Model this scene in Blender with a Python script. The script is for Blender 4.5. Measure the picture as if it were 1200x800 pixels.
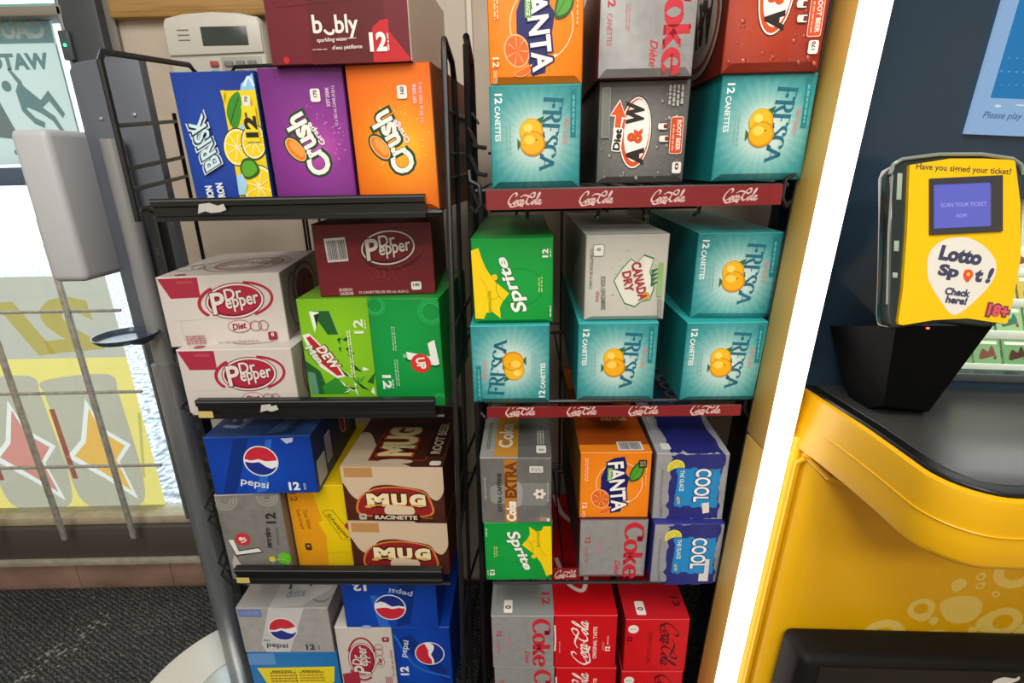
import bpy, bmesh, math, random
from mathutils import Vector, Matrix
from mathutils.geometry import tessellate_polygon

random.seed(7)
for o in list(bpy.data.objects):
    bpy.data.objects.remove(o)
SC = bpy.context.scene
COL = SC.collection
PI = math.pi

# ------------------------------------------------------------------ camera
H = 1.25                                   # lens height above the floor
F_PX = 615.24                              # focal length for a 1200 px wide frame
cam_d = bpy.data.cameras.new('camera')
cam_d.sensor_width = 36.0
cam_d.lens = F_PX / 1200.0 * 36.0
cam_d.clip_start = 0.02
cam = bpy.data.objects.new('camera', cam_d)
COL.objects.link(cam)
RT = Vector((0.999779514547696, -0.006596855189733211, -0.019934989149209256))   # image right, down and forward in the world
DN = Vector((-0.020998149698804435, -0.314094373729912, -0.9491595240529598))
FW = Vector((0.0, 0.9493688460723894, -0.31416364224266935))
cam.matrix_world = Matrix(((RT.x, -DN.x, -FW.x, 0), (RT.y, -DN.y, -FW.y, 0), (RT.z, -DN.z, -FW.z, H), (0, 0, 0, 1)))
SC.camera = cam

# ------------------------------------------------------------------ exposure, world, room lamps
vs = SC.view_settings
vs.view_transform = 'Standard'
vs.look = 'None'
vs.gamma = 1.0
vs.use_curve_mapping = False
vs.exposure = 0.0
try:
    SC.cycles.max_bounces = 8
    SC.cycles.sample_clamp_indirect = 6.0
    SC.cycles.caustics_reflective = False
    SC.cycles.caustics_refractive = False
except Exception:
    pass
w = bpy.data.worlds.new('daylight')
SC.world = w
w.use_nodes = True
bg = w.node_tree.nodes['Background']
bg.inputs['Color'].default_value = (0.86, 0.93, 1.0, 1)
bg.inputs['Strength'].default_value = 2.6


def area_lamp(name, loc, size, size_y, power, col, rot=(0, 0, 0)):
    d = bpy.data.lights.new(name, 'AREA')
    d.shape = 'RECTANGLE'
    d.size, d.size_y = size, size_y
    d.energy = power
    d.color = col
    o = bpy.data.objects.new(name, d)
    o.location = loc
    o.rotation_euler = rot
    COL.objects.link(o)
    return o


# fluorescent troffers in the shop ceiling (2.75 m), above and behind the camera
WHITE = (1.0, 0.96, 0.90)
area_lamp('ceiling_lamp', (-0.65, -0.45, 2.73), 0.6, 1.2, 27, WHITE)
area_lamp('ceiling_lamp', (0.45, -0.45, 2.73), 0.6, 1.2, 28, WHITE)
area_lamp('ceiling_lamp', (-0.1, -2.0, 2.73), 1.6, 0.6, 62, WHITE)  # unseen rear lamp, made strong as frontal fill for kiosk and racks


# ------------------------------------------------------------------ materials
def lin(c):
    if isinstance(c, str):
        c = c.lstrip('#')
        c = ''.join(x * 2 for x in c) if len(c) == 3 else c
        c = [int(c[i:i + 2], 16) / 255 for i in (0, 2, 4)]
    return tuple(x / 12.92 if x <= 0.04045 else ((x + 0.055) / 1.055) ** 2.4 for x in c) + (1.0,)


_M = {}


def mat(name, color='#808080', rough=0.5, metal=0.0, spec=0.5, emit=None, es=1.0, coat=0.0):
    if name in _M:
        return _M[name]
    m = bpy.data.materials.new(name)
    m.use_nodes = True
    b = m.node_tree.nodes['Principled BSDF']
    b.inputs['Base Color'].default_value = lin(color)
    b.inputs['Roughness'].default_value = rough
    b.inputs['Metallic'].default_value = metal
    b.inputs['Specular IOR Level'].default_value = spec
    if coat:
        b.inputs['Coat Weight'].default_value = coat
        b.inputs['Coat Roughness'].default_value = 0.08
    if emit:
        b.inputs['Emission Color'].default_value = lin(emit)
        b.inputs['Emission Strength'].default_value = es
    _M[name] = m
    return m


def ink(c):
    """Printed cardboard of one colour."""
    return mat('ink_' + c.lstrip('#').lower(), c, 0.42, 0.0, 0.35)


class Nodes:
    def __init__(self, m):
        self.t = m.node_tree
        self.b = self.t.nodes.get('Principled BSDF')

    def new(self, kind, **kw):
        n = self.t.nodes.new(kind)
        for k, v in kw.items():
            if k in n.inputs:
                n.inputs[k].default_value = v
            else:
                setattr(n, k, v)
        return n

    def link(self, a, ao, b, bi):
        self.t.links.new(a.outputs[ao], b.inputs[bi])

    def ramp(self, stops):
        n = self.t.nodes.new('ShaderNodeValToRGB')
        e = n.color_ramp.elements
        while len(e) < len(stops):
            e.new(0.5)
        for el, (p, c) in zip(e, stops):
            el.position = p
            el.color = lin(c)
        return n


def noise_mat(name, stops, scale=8.0, rough=0.6, detail=4, coord='Object', bump=0.0, metal=0.0, stretch=None, spec=0.5):
    if name in _M:
        return _M[name]
    m = mat(name, '#808080', rough, metal, spec)
    N = Nodes(m)
    tc = N.new('ShaderNodeTexCoord')
    nz = N.new('ShaderNodeTexNoise', Scale=scale, Detail=detail)
    if stretch:
        mp = N.new('ShaderNodeMapping', Scale=stretch)
        N.link(tc, coord, mp, 'Vector')
        N.link(mp, 'Vector', nz, 'Vector')
    else:
        N.link(tc, coord, nz, 'Vector')
    r = N.ramp(stops)
    N.link(nz, 'Fac', r, 'Fac')
    N.link(r, 'Color', N.b, 'Base Color')
    if bump:
        bp = N.new('ShaderNodeBump', Strength=bump, Distance=0.01)
        N.link(nz, 'Fac', bp, 'Height')
        N.link(bp, 'Normal', N.b, 'Normal')
    return m


def radial_print(name, stops, cx=0.45, cy=0.5, aspect=1.0, rays=0, ray_amt=0.08, noise=0.0, nscale=9.0):
    """Printed glow: colour by distance from a point of the panel (UV), with rays or speckle in the print."""
    if name in _M:
        return _M[name]
    m = mat(name, '#808080', 0.42, 0.0, 0.35)
    N = Nodes(m)
    tc = N.new('ShaderNodeTexCoord')
    mp = N.new('ShaderNodeMapping')
    mp.inputs['Location'].default_value = (-cx, -cy * aspect, 0)
    mp.inputs['Scale'].default_value = (1, aspect, 1)
    N.link(tc, 'UV', mp, 'Vector')
    ln = N.new('ShaderNodeVectorMath', operation='LENGTH')
    N.link(mp, 'Vector', ln, 0)
    src, so = ln, 'Value'
    if rays:
        gr = N.new('ShaderNodeTexGradient', gradient_type='RADIAL')
        N.link(mp, 'Vector', gr, 'Vector')
        mu = N.new('ShaderNodeMath', operation='MULTIPLY')
        mu.inputs[1].default_value = rays * 2 * PI
        N.link(gr, 'Fac', mu, 0)
        sn = N.new('ShaderNodeMath', operation='SINE')
        N.link(mu, 'Value', sn, 0)
        ma = N.new('ShaderNodeMath', operation='MULTIPLY')
        N.link(sn, 'Value', ma, 0)
        m2 = N.new('ShaderNodeMath', operation='MULTIPLY')
        m2.inputs[1].default_value = ray_amt
        N.link(ln, 'Value', m2, 0)
        N.link(m2, 'Value', ma, 1)
        ad = N.new('ShaderNodeMath', operation='ADD')
        N.link(src, so, ad, 0)
        N.link(ma, 'Value', ad, 1)
        src, so = ad, 'Value'
    if noise:
        nz = N.new('ShaderNodeTexNoise', Scale=nscale, Detail=6)
        N.link(tc, 'UV', nz, 'Vector')
        s2 = N.new('ShaderNodeMath', operation='MULTIPLY_ADD')
        s2.inputs[1].default_value = noise
        s2.inputs[2].default_value = -noise * 0.5
        N.link(nz, 'Fac', s2, 0)
        ad = N.new('ShaderNodeMath', operation='ADD')
        N.link(src, so, ad, 0)
        N.link(s2, 'Value', ad, 1)
        src, so = ad, 'Value'
    r = N.ramp(stops)
    N.link(src, so, r, 'Fac')
    N.link(r, 'Color', N.b, 'Base Color')
    return m


# ------------------------------------------------------------------ mesh helpers
def link_mesh(name, verts, faces, mats, fmat=None, parent=None, uvs=None, smooth=False):
    me = bpy.data.meshes.new(name)
    me.from_pydata([tuple(v) for v in verts], [], [tuple(f) for f in faces])
    if not isinstance(mats, (list, tuple)):
        mats = [mats]
    for m in mats:
        me.materials.append(m)
    if fmat:
        for p, k in zip(me.polygons, fmat):
            p.material_index = k
    if uvs:
        ul = me.uv_layers.new(name='UVMap')
        for p in me.polygons:
            for li in p.loop_indices:
                ul.data[li].uv = uvs[me.loops[li].vertex_index]
    if smooth:
        for p in me.polygons:
            p.use_smooth = True
    me.update()
    o = bpy.data.objects.new(name, me)
    COL.objects.link(o)
    if parent:
        o.parent = parent
    return o


class MB:
    """Collects shapes into one mesh."""

    def __init__(self):
        self.v, self.f, self.m, self.mats, self.sm = [], [], [], [], []
        self.uv = {}

    def mi(self, m):
        if m not in self.mats:
            self.mats.append(m)
        return self.mats.index(m)

    def add(self, verts, faces, m, smooth=False):
        k = len(self.v)
        self.v += [tuple(v) for v in verts]
        i = self.mi(m)
        for f in faces:
            self.f.append([a + k for a in f])
            self.m.append(i)
            self.sm.append(smooth)
        return self

    def box(self, a, b, m, bev=0.0, seg=2, M=None):
        a, b = [min(x, y) for x, y in zip(a, b)], [max(x, y) for x, y in zip(a, b)]
        bm = bmesh.new()
        bmesh.ops.create_cube(bm, size=1)
        for v in bm.verts:
            v.co = Vector([(a[i] + b[i]) / 2 + v.co[i] * (b[i] - a[i]) for i in range(3)])
        if bev:
            bmesh.ops.bevel(bm, geom=bm.edges[:], offset=bev, segments=seg, profile=0.5, affect='EDGES')
        if M:
            bmesh.ops.transform(bm, matrix=M, verts=bm.verts)
        bm.verts.index_update()
        self.add([v.co[:] for v in bm.verts], [[v.index for v in f.verts] for f in bm.faces], m, False)
        bm.free()
        return self

    def tube(self, pts, r, m, n=8, cap=True):
        pts = [Vector(p) for p in pts]
        rs = r if isinstance(r, (list, tuple)) else [r] * len(pts)
        verts, faces = [], []
        up0 = None
        for i, p in enumerate(pts):
            t = (pts[min(i + 1, len(pts) - 1)] - pts[max(i - 1, 0)]).normalized()
            if up0 is None:
                up0 = Vector((0, 0, 1)) if abs(t.z) < 0.9 else Vector((0, 1, 0))
            s = t.cross(up0).normalized()
            u = s.cross(t).normalized()
            up0 = u
            for k in range(n):
                a = 2 * PI * k / n
                verts.append(p + (s * math.cos(a) + u * math.sin(a)) * rs[i])
        for i in range(len(pts) - 1):
            for k in range(n):
                faces.append([i * n + k, i * n + (k + 1) % n, (i + 1) * n + (k + 1) % n, (i + 1) * n + k])
        if cap:
            faces.append(list(range(n))[::-1])
            faces.append([(len(pts) - 1) * n + k for k in range(n)])
        return self.add(verts, faces, m, True)

    def lathe(self, prof, m, c=(0, 0, 0), n=48):
        verts, faces = [], []
        for r, z in prof:
            for k in range(n):
                a = 2 * PI * k / n
                verts.append((c[0] + r * math.cos(a), c[1] + r * math.sin(a), c[2] + z))
        for i in range(len(prof) - 1):
            for k in range(n):
                faces.append([i * n + k, i * n + (k + 1) % n, (i + 1) * n + (k + 1) % n, (i + 1) * n + k])
        faces.append(list(range(n))[::-1])
        faces.append([(len(prof) - 1) * n + k for k in range(n)])
        return self.add(verts, faces, m, True)

    def prism(self, pts, depth, m, to3=None, bev=0.0, seg=2):
        """2D outline (x,z) extruded along y from 0 to depth; to3 maps a vector to its place."""
        bm = bmesh.new()
        vs_ = [bm.verts.new((p[0], 0, p[1])) for p in pts]
        f = bm.faces.new(vs_)
        r = bmesh.ops.extrude_face_region(bm, geom=[f])
        for g in r['geom']:
            if isinstance(g, bmesh.types.BMVert):
                g.co.y += depth
        bmesh.ops.recalc_face_normals(bm, faces=bm.faces[:])
        if bev:
            ed = [e for e in bm.edges if len(e.link_faces) == 2 and e.calc_face_angle(0) > 0.6]
            bmesh.ops.bevel(bm, geom=ed, offset=bev, segments=seg, profile=0.5, affect='EDGES')
        bm.verts.index_update()
        vv = [v.co.copy() for v in bm.verts]
        if to3:
            vv = [to3(v) for v in vv]
        self.add(vv, [[v.index for v in f.verts] for f in bm.faces], m)
        bm.free()
        return self

    def join(self, other):
        k = len(self.v)
        self.v += other.v
        ix = [self.mi(m) for m in other.mats]
        for f, m, sm_ in zip(other.f, other.m, other.sm):
            self.f.append([a + k for a in f])
            self.m.append(ix[m])
            self.sm.append(sm_)
        return self

    def build(self, name, parent=None, angle=35):
        o = link_mesh(name, self.v, self.f, self.mats, self.m, parent, [self.uv.get(i, (0, 0)) for i in range(len(self.v))] if self.uv else None)
        me = o.data
        for p in me.polygons:
            p.use_smooth = True
        me.set_sharp_from_angle(angle=math.radians(angle))
        return o


def thing(name, label, cat, loc=(0, 0, 0), rot=(0, 0, 0), group=None):
    o = bpy.data.objects.new(name, None)
    o.empty_display_size = 0.05
    COL.objects.link(o)
    o.location = loc
    o.rotation_euler = rot
    return tag(o, label, cat, group)


def tag(o, label=None, cat=None, group=None, kind=None):
    if label:
        o['label'] = label
    if cat:
        o['category'] = cat
    if group:
        o['group'] = group
    if kind:
        o['kind'] = kind
    return o


def struct(o):
    o['kind'] = 'structure'
    return o


# ------------------------------------------------------------------ 2D printing kit
_T = {}


def glyphs(s, bold=0.0, res=3):
    """Flat mesh of a word from the built-in font, box-normalised: verts in 0..1 x 0..1, and its aspect."""
    key = (s, bold)
    if key in _T:
        return _T[key]
    cu = bpy.data.curves.new('lettering', 'FONT')
    cu.body = s
    cu.size = 1
    cu.offset = bold
    cu.resolution_u = res
    cu.fill_mode = 'FRONT'
    ob = bpy.data.objects.new('lettering', cu)
    me = ob.to_mesh()
    vs_ = [(v.co.x, v.co.y) for v in me.vertices]
    fs = [tuple(p.vertices) for p in me.polygons]
    ob.to_mesh_clear()
    bpy.data.objects.remove(ob)
    bpy.data.curves.remove(cu)
    x0, x1 = min(v[0] for v in vs_), max(v[0] for v in vs_)
    y0, y1 = min(v[1] for v in vs_), max(v[1] for v in vs_)
    vs_ = [((x - x0) / (x1 - x0), (y - y0) / (y1 - y0)) for x, y in vs_]
    _T[key] = (vs_, fs, (x1 - x0) / (y1 - y0))
    return _T[key]


def catmull(P, n=6, closed=False):
    P = [Vector(p).to_2d() if len(p) == 2 else Vector(p) for p in P]
    out = []
    L = len(P)
    for i in range(L if closed else L - 1):
        p1, p2 = P[i], P[(i + 1) % L]
        p0 = P[(i - 1) % L] if (closed or i > 0) else p1 * 2 - p2
        p3 = P[(i + 2) % L] if (closed or i + 2 < L) else p2 * 2 - p1
        for k in range(n):
            t = k / n
            out.append(0.5 * ((2 * p1) + (p2 - p0) * t + (2 * p0 - 5 * p1 + 4 * p2 - p3) * t * t + (3 * p1 - p0 - 3 * p2 + p3) * t ** 3))
    if not closed:
        out.append(P[-1])
    return out


LAYER = 0.00009


class Art:
    """Print on a flat face W x H cm. (u, v) run 0..1 from the left and from the TOP; lengths in cm. Collected per part."""

    def __init__(self, W, Hh, place, flip=False):
        self.W, self.H, self.place, self.flip = W, Hh, place, flip
        self.n = 1
        self.parts = {}
        self.part = 'lettering'
        self.vs = 1.0              # part of the height that the fractions v span
        self.hold = False          # keep a run of separate marks on one layer

    def xy(self, u, v):
        return (u * self.W, (1 - v * self.vs) * self.H)

    def put(self, pts, faces, c, part=None):
        mb = self.parts.setdefault(part or self.part, MB())
        k = self.n * LAYER
        self.n += 0 if self.hold else 1
        out = []
        for x, y in pts:
            if self.flip:
                x, y = self.W - x, self.H - y
            x = min(max(x, 0), self.W)
            y = min(max(y, 0), self.H)
            out.append(self.place(x / 100, y / 100, k))
        m = c if not isinstance(c, str) else ink(c)
        mb.add(out, faces, m)
        return self

    def poly(self, pts, c, part=None, cm=False, holes=()):
        P = [Vector((p[0], p[1], 0)) if cm else Vector(self.xy(*p) + (0,)) for p in pts]
        Hs = [[Vector(self.xy(*p) + (0,)) for p in h] for h in holes]
        tri = tessellate_polygon([P] + Hs)
        for h in Hs:
            P = P + h
        return self.put([(p.x, p.y) for p in P], [list(t) for t in tri], c, part)

    def blob(self, pts, c, part=None, n=5):
        P = catmull([self.xy(*p) for p in pts], n, True)
        return self.poly([(p.x, p.y) for p in P], c, part, cm=True)

    def rect(self, u0, v0, u1, v1, c, part=None):
        return self.poly([(u0, v0), (u1, v0), (u1, v1), (u0, v1)], c, part)

    def rrect(self, u, v, w, h, r, c, rot=0, part=None):
        """Rounded rectangle w x h cm about (u, v)."""
        cx, cy = self.xy(u, v)
        P = []
        for sx, sy, a0 in ((1, 1, 0), (-1, 1, 90), (-1, -1, 180), (1, -1, 270)):
            for k in range(5):
                a = math.radians(a0 + k * 22.5)
                P.append((sx * (w / 2 - r) + r * math.cos(a), sy * (h / 2 - r) + r * math.sin(a)))
        a = math.radians(rot)
        P = [(cx + x * math.cos(a) - y * math.sin(a), cy + x * math.sin(a) + y * math.cos(a)) for x, y in P]
        return self.poly(P, c, part, cm=True)

    def ell(self, u, v, rx, ry, c, rot=0, part=None, n=28, a0=0, a1=360):
        cx, cy = self.xy(u, v)
        a = math.radians(rot)
        full = a1 - a0 >= 360
        P = [] if full else [(0, 0)]
        for k in range(n if full else n + 1):
            t = math.radians(a0 + (a1 - a0) * k / n)
            P.append((rx * math.cos(t), ry * math.sin(t)))
        P = [(cx + x * math.cos(a) - y * math.sin(a), cy + x * math.sin(a) + y * math.cos(a)) for x, y in P]
        return self.put(P, [list(range(len(P)))], c, part)

    def ring(self, u, v, rx, ry, w, c, rot=0, part=None, n=32, a0=0, a1=360):
        cx, cy = self.xy(u, v)
        a = math.radians(rot)
        P, Fc = [], []
        for k in range(n + 1):
            t = math.radians(a0 + (a1 - a0) * k / n)
            for s in (0, w):
                x, y = (rx - s) * math.cos(t), (ry - s) * math.sin(t)
                P.append((cx + x * math.cos(a) - y * math.sin(a), cy + x * math.sin(a) + y * math.cos(a)))
        for k in range(n):
            Fc.append([2 * k, 2 * k + 1, 2 * k + 3, 2 * k + 2])
        return self.put(P, Fc, c, part)

    def text(self, s, u, v, L, h, rot, c, bold=0.0, shear=0.0, taper=1.0, arc=0.0, part=None, mirror=False):
        """Word centred on (u, v): L cm along its reading direction, h cm tall, turned rot degrees."""
        vs_, fs, _ = glyphs(s, bold)
        cx, cy = self.xy(u, v)
        if 50 < abs(rot) < 130:
            L *= self.vs
        a = math.radians(rot)
        P = []
        for x, y in vs_:
            k = 1 + (taper - 1) * x
            yy = (y - 0.5) * h * k + arc * h * (1 - (2 * x - 1) ** 2)
            xx = (x - 0.5) * L + shear * (y - 0.5) * h
            if mirror:
                xx = -xx
            P.append((cx + xx * math.cos(a) - yy * math.sin(a), cy + xx * math.sin(a) + yy * math.cos(a)))
        return self.put(P, fs, c, part)

    def nib(self, strokes, u, v, L, h, rot, c, w=0.1, thin=0.3, nib=35, shear=0.0, part=None, box=None, n=6, taper=1.0):
        """Pen strokes drawn in a box (x0,y0,x1,y1), width by direction like a broad nib."""
        x0, y0, x1, y1 = box
        cx, cy = self.xy(u, v)
        a = math.radians(rot)
        na = math.radians(nib)
        P, Fc = [], []
        for st in strokes:
            pts = catmull(st, n) if len(st) > 2 else [Vector(st[0]), Vector(st[1])]
            base = len(P)
            for i, p in enumerate(pts):
                t = pts[min(i + 1, len(pts) - 1)] - pts[max(i - 1, 0)]
                t = t.normalized() if t.length > 1e-9 else Vector((1, 0))
                th = math.atan2(t.y, t.x)
                ww = w * (thin + (1 - thin) * abs(math.sin(th - na)))
                nx, ny = -t.y, t.x
                for s in (-0.5, 0.5):
                    x, y = p.x + nx * ww * s, p.y + ny * ww * s
                    tk = 1 + (taper - 1) * (x - x0) / (x1 - x0)
                    xx = ((x - x0) / (x1 - x0) - 0.5) * L + shear * ((y - y0) / (y1 - y0) - 0.5) * h
                    yy = ((y - y0) / (y1 - y0) * tk - 0.5) * h
                    P.append((cx + xx * math.cos(a) - yy * math.sin(a), cy + xx * math.sin(a) + yy * math.cos(a)))
            for i in range(len(pts) - 1):
                Fc.append([base + 2 * i, base + 2 * i + 1, base + 2 * i + 3, base + 2 * i + 2])
        return self.put(P, Fc, c, part)

    def line(self, pts, w, c, part=None, smooth=True):
        P2 = [Vector(self.xy(*p)) for p in pts]
        if smooth and len(P2) > 2:
            P2 = catmull(P2, 6)
        P, Fc = [], []
        for i, p in enumerate(P2):
            t = (P2[min(i + 1, len(P2) - 1)] - P2[max(i - 1, 0)])
            t = t.normalized() if t.length > 1e-9 else Vector((1, 0))
            for s in (-0.5, 0.5):
                P.append((p.x - t.y * w * s, p.y + t.x * w * s))
        for i in range(len(P2) - 1):
            Fc.append([2 * i, 2 * i + 1, 2 * i + 3, 2 * i + 2])
        return self.put(P, Fc, c, part)

    def smallprint(self, u, v, L, h, rot, c, rows=2, part=None):
        """Blocks of print too small to read in the photograph, as rows of word-long dashes."""
        cx, cy = self.xy(u, v)
        a = math.radians(rot)
        P, Fc = [], []
        rng = random.Random(int(u * 977 + v * 131 + L * 17))
        for r in range(rows):
            y = h / 2 - (r + 0.5) * h / rows
            x = -L / 2
            while x < L / 2 - 0.1:
                wd = min(rng.uniform(0.25, 0.8), L / 2 - x)
                q = [(x, y - h / rows * 0.28), (x + wd, y - h / rows * 0.28), (x + wd, y + h / rows * 0.28), (x, y + h / rows * 0.28)]
                k = len(P)
                P += [(cx + X * math.cos(a) - Y * math.sin(a), cy + X * math.sin(a) + Y * math.cos(a)) for X, Y in q]
                Fc.append([k, k + 1, k + 2, k + 3])
                x += wd + 0.14
        return self.put(P, Fc, c, part)

    def badge(self, u, v, num, rot, c='#e9e6df', k='#3a2a2a', s=1.0):
        """Calorie badge: rounded white box with a number."""
        self.rrect(u, v, 1.5 * s, 1.25 * s, 0.25 * s, c, rot, 'calorie_badge')
        self.text(num, u, v - 0.012, 0.95 * s, 0.5 * s, rot, k, 0.03, part='calorie_badge')
        return self

    def barcode(self, u, v, w, h, rot=0):
        self.rrect(u, v, w, h, 0.05, '#dcdad6', rot, 'barcode')
        cx, cy = self.xy(u, v)
        a = math.radians(rot)
        P, Fc = [], []
        rng = random.Random(3)
        x = -w * 0.42
        while x < w * 0.42:
            ww = rng.choice((0.05, 0.05, 0.1, 0.14))
            q = [(x, -h * 0.4), (x + ww, -h * 0.4), (x + ww, h * 0.4), (x, h * 0.4)]
            k = len(P)
            P += [(cx + X * math.cos(a) - Y * math.sin(a), cy + X * math.sin(a) + Y * math.cos(a)) for X, Y in q]
            Fc.append([k, k + 1, k + 2, k + 3])
            x += ww + rng.choice((0.06, 0.1))
        return self.put(P, Fc, '#2c2a28', 'barcode')

    def build(self, parent, base=None):
        """Emblems, badges and stuck-on labels become parts; the rest of the print joins the panel it is printed on."""
        for name, mb in self.parts.items():
            if base is not None and name not in ('logo', 'calorie_badge', 'barcode', 'torn_label'):
                base.join(mb)
            else:
                mb.build(name, parent)


# pen strokes of the script and of the contrast serif letters
def ell_st(cx, cy, rx, ry, n=10, a0=90, sl=0.0):
    out = []
    for k in range(n + 1):
        t = math.radians(a0 + 360 * k / n)
        out.append((cx + rx * math.cos(t) + sl * ry * math.sin(t), cy + ry * math.sin(t)))
    return out


def _cap(x):
    return [(x + .60, .66), (x + .70, .82), (x + .58, .98), (x + .34, .86), (x + .13, .50), (x + .10, .20), (x + .24, .03), (x + .44, .08), (x + .60, .26)]


SCRIPT = [
    _cap(0.0), ell_st(.74, .20, .09, .19, sl=.25),
    [(.80, .36), (.90, .33), (1.02, .36)], [(1.14, .33), (1.08, .41), (.99, .30), (.95, .12), (1.02, .02), (1.16, .10)],
    [(1.36, .36), (1.26, .40), (1.18, .22), (1.20, .05), (1.30, .06), (1.38, .26)], [(1.40, .40), (1.35, .12), (1.42, .02), (1.52, .14)],
    [(1.50, .22), (1.62, .25)],
    [(1.05, .62), (1.35, .78), (1.75, .70), (2.10, .58), (2.26, .66), (2.24, .80)],
    _cap(1.58), ell_st(2.30, .20, .09, .19, sl=.25), [(2.36, .36), (2.46, .33)],
    [(2.46, .22), (2.62, .60), (2.70, .86), (2.64, .98), (2.56, .74), (2.50, .20), (2.56, .03), (2.66, .14)],
    [(2.86, .36), (2.76, .40), (2.68, .22), (2.70, .05), (2.80, .06), (2.88, .26)], [(2.90, .40), (2.85, .12), (2.92, .02), (3.06, .16)],
    [(.24, .03), (.42, -.16), (.80, -.12), (1.10, -.04), (1.45, -.14)],
]
SBOX = (0.0, -0.18, 3.1, 1.02)
COKE = [
    [(.66, .70), (.64, .92), (.44, 1.0), (.22, .90), (.10, .50), (.22, .10), (.46, .0), (.66, .16)], [(.68, .98), (.66, .66)],
    ell_st(.98, .33, .21, .33), 
    [(1.34, 1.0), (1.34, .0)], [(1.24, .97), (1.34, 1.0)], [(1.24, .0), (1.46, .0)], [(1.36, .30), (1.62, .60)], [(1.54, .62), (1.72, .64)], [(1.44, .36), (1.54, .18), (1.66, .0)], [(1.54, .0), (1.76, .0)],
    [(1.86, .36), (2.22, .36)], [(2.22, .36), (2.18, .60), (2.00, .66), (1.86, .54), (1.82, .30), (1.92, .06), (2.08, .0), (2.24, .14)],
]
CBOX = (0.05, -0.04, 2.28, 1.04)


def _R(x):
    return [[(x + .08, 1), (x + .08, 0)], [(x - .02, 0), (x + .2, 0)], [(x - .02, 1), (x + .28, 1), (x + .44, .90), (x + .44, .66), (x + .28, .54), (x + .08, .54)], [(x + .26, .54), (x + .42, .2), (x + .58, 0)]]


def _F(x):
    return [[(x + .08, 1), (x + .08, 0)], [(x - .02, 0), (x + .2, 0)], [(x - .02, 1), (x + .50, 1)], [(x + .5, 1), (x + .52, .86)], [(x + .08, .54), (x + .38, .54)], [(x + .38, .62), (x + .38, .46)]]


def _E(x):
    return [[(x + .08, 1), (x + .08, 0)], [(x - .02, 1), (x + .46, 1)], [(x + .46, 1), (x + .48, .86)], [(x + .08, .52), (x + .36, .52)], [(x - .02, 0), (x + .48, 0)], [(x + .48, 0), (x + .52, .16)]]


def _S(x):
    return [[(x + .42, .80), (x + .36, .97), (x + .20, 1.0), (x + .06, .86), (x + .10, .66), (x + .34, .42), (x + .42, .20), (x + .30, .02), (x + .12, .0), (x + .02, .20)]]


def _C(x):
    return [[(x + .56, .78), (x + .48, .96), (x + .30, 1.0), (x + .10, .82), (x + .06, .48), (x + .14, .14), (x + .34, .0), (x + .50, .06), (x + .58, .22)]]


def _A(x):
    return [[(x + .0, 0), (x + .30, 1)], [(x + .30, 1), (x + .62, 0)], [(x + .10, .34), (x + .48, .34)], [(x - .06, 0), (x + .1, 0)], [(x + .52, 0), (x + .74, 0)]]


FRESCA = _F(0) + _R(.62) + _E(1.26) + _S(1.84) + _C(2.32) + _A(2.92)
FBOX = (-.04, -0.04, 3.68, 1.04)
# ------------------------------------------------------------------ the room
WALL_Y = 1.375
X0, X1, Y0, ZC = -2.3, 2.6, -2.6, 2.75
GX0, GX1 = -2.2, -0.985            # the glazed shop front left of the racks
M_WALL = noise_mat('beige_wall_paint', [(0.3, '#b9ab99'), (0.6, '#c1b3a2'), (0.8, '#c6b9a8')], 14, 0.7, 5, bump=0.02)
M_ROOM = mat('shop_wall_paint', '#c9c4ba', 0.8)
M_CEIL = mat('ceiling_tile_white', '#d6d5d0', 0.9)
M_FRAME = mat('dark_bronze_frame', '#4b4f54', 0.45, 0.1, 0.4)
M_SILL = noise_mat('worn_tan_sill', [(0.3, '#a59a80'), (0.7, '#b9ae92')], 30, 0.6)
M_TILE = noise_mat('brown_tile', [(0.3, '#7d6557'), (0.5, '#98796a'), (0.7, '#a98976'), (0.85, '#9a8a7d')], 7, 0.5, 8, bump=0.1)
M_GROUT = mat('grout_grey', '#8b8378', 0.8)
M_STRIP = noise_mat('grey_threshold', [(0.3, '#8e897c'), (0.7, '#a9a393')], 40, 0.6)


def slab(name, a, b, m):
    return struct(MB().box(a, b, m).build(name))


# floor: brown tile under the mat
flo = MB().box((X0, Y0, -0.1), (X1, WALL_Y, -0.012), M_TILE)
struct(flo.build('floor'))
slab('ceiling', (X0, Y0, ZC), (X1, WALL_Y + .1, ZC + .1), M_CEIL)
slab('wall_left', (X0 - .1, Y0, -.1), (X0, WALL_Y + .1, ZC), M_ROOM)
slab('wall_right', (X1, Y0, -.1), (X1 + .1, WALL_Y + .1, ZC), M_ROOM)
slab('wall_front', (X0, Y0 - .1, -.1), (X1, Y0, ZC), M_ROOM)
# back wall, right of the glazing, and the pieces round the glazing
bw = MB()
bw.box((-0.905, WALL_Y, -.1), (X1, WALL_Y + .1, ZC), M_WALL)
bw.box((X0, WALL_Y, 2.35), (-0.905, WALL_Y + .1, ZC), M_WALL)
bw.box((X0, WALL_Y, -.1), (GX0, WALL_Y + .1, 2.35), M_WALL)
struct(bw.build('wall_back'))
# pale edge strip on the wall between the racks
st = MB().box((-.088, WALL_Y - .006, .10), (-.076, WALL_Y, 2.4), mat('pale_wall_strip', '#cfc8bb', .4), .001)
st.box((-.20, WALL_Y - .002, .10), (-.092, WALL_Y, 2.4), mat('cream_wall_panel', '#c5bbab', .6))
struct(st.build('trim_1'))
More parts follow.
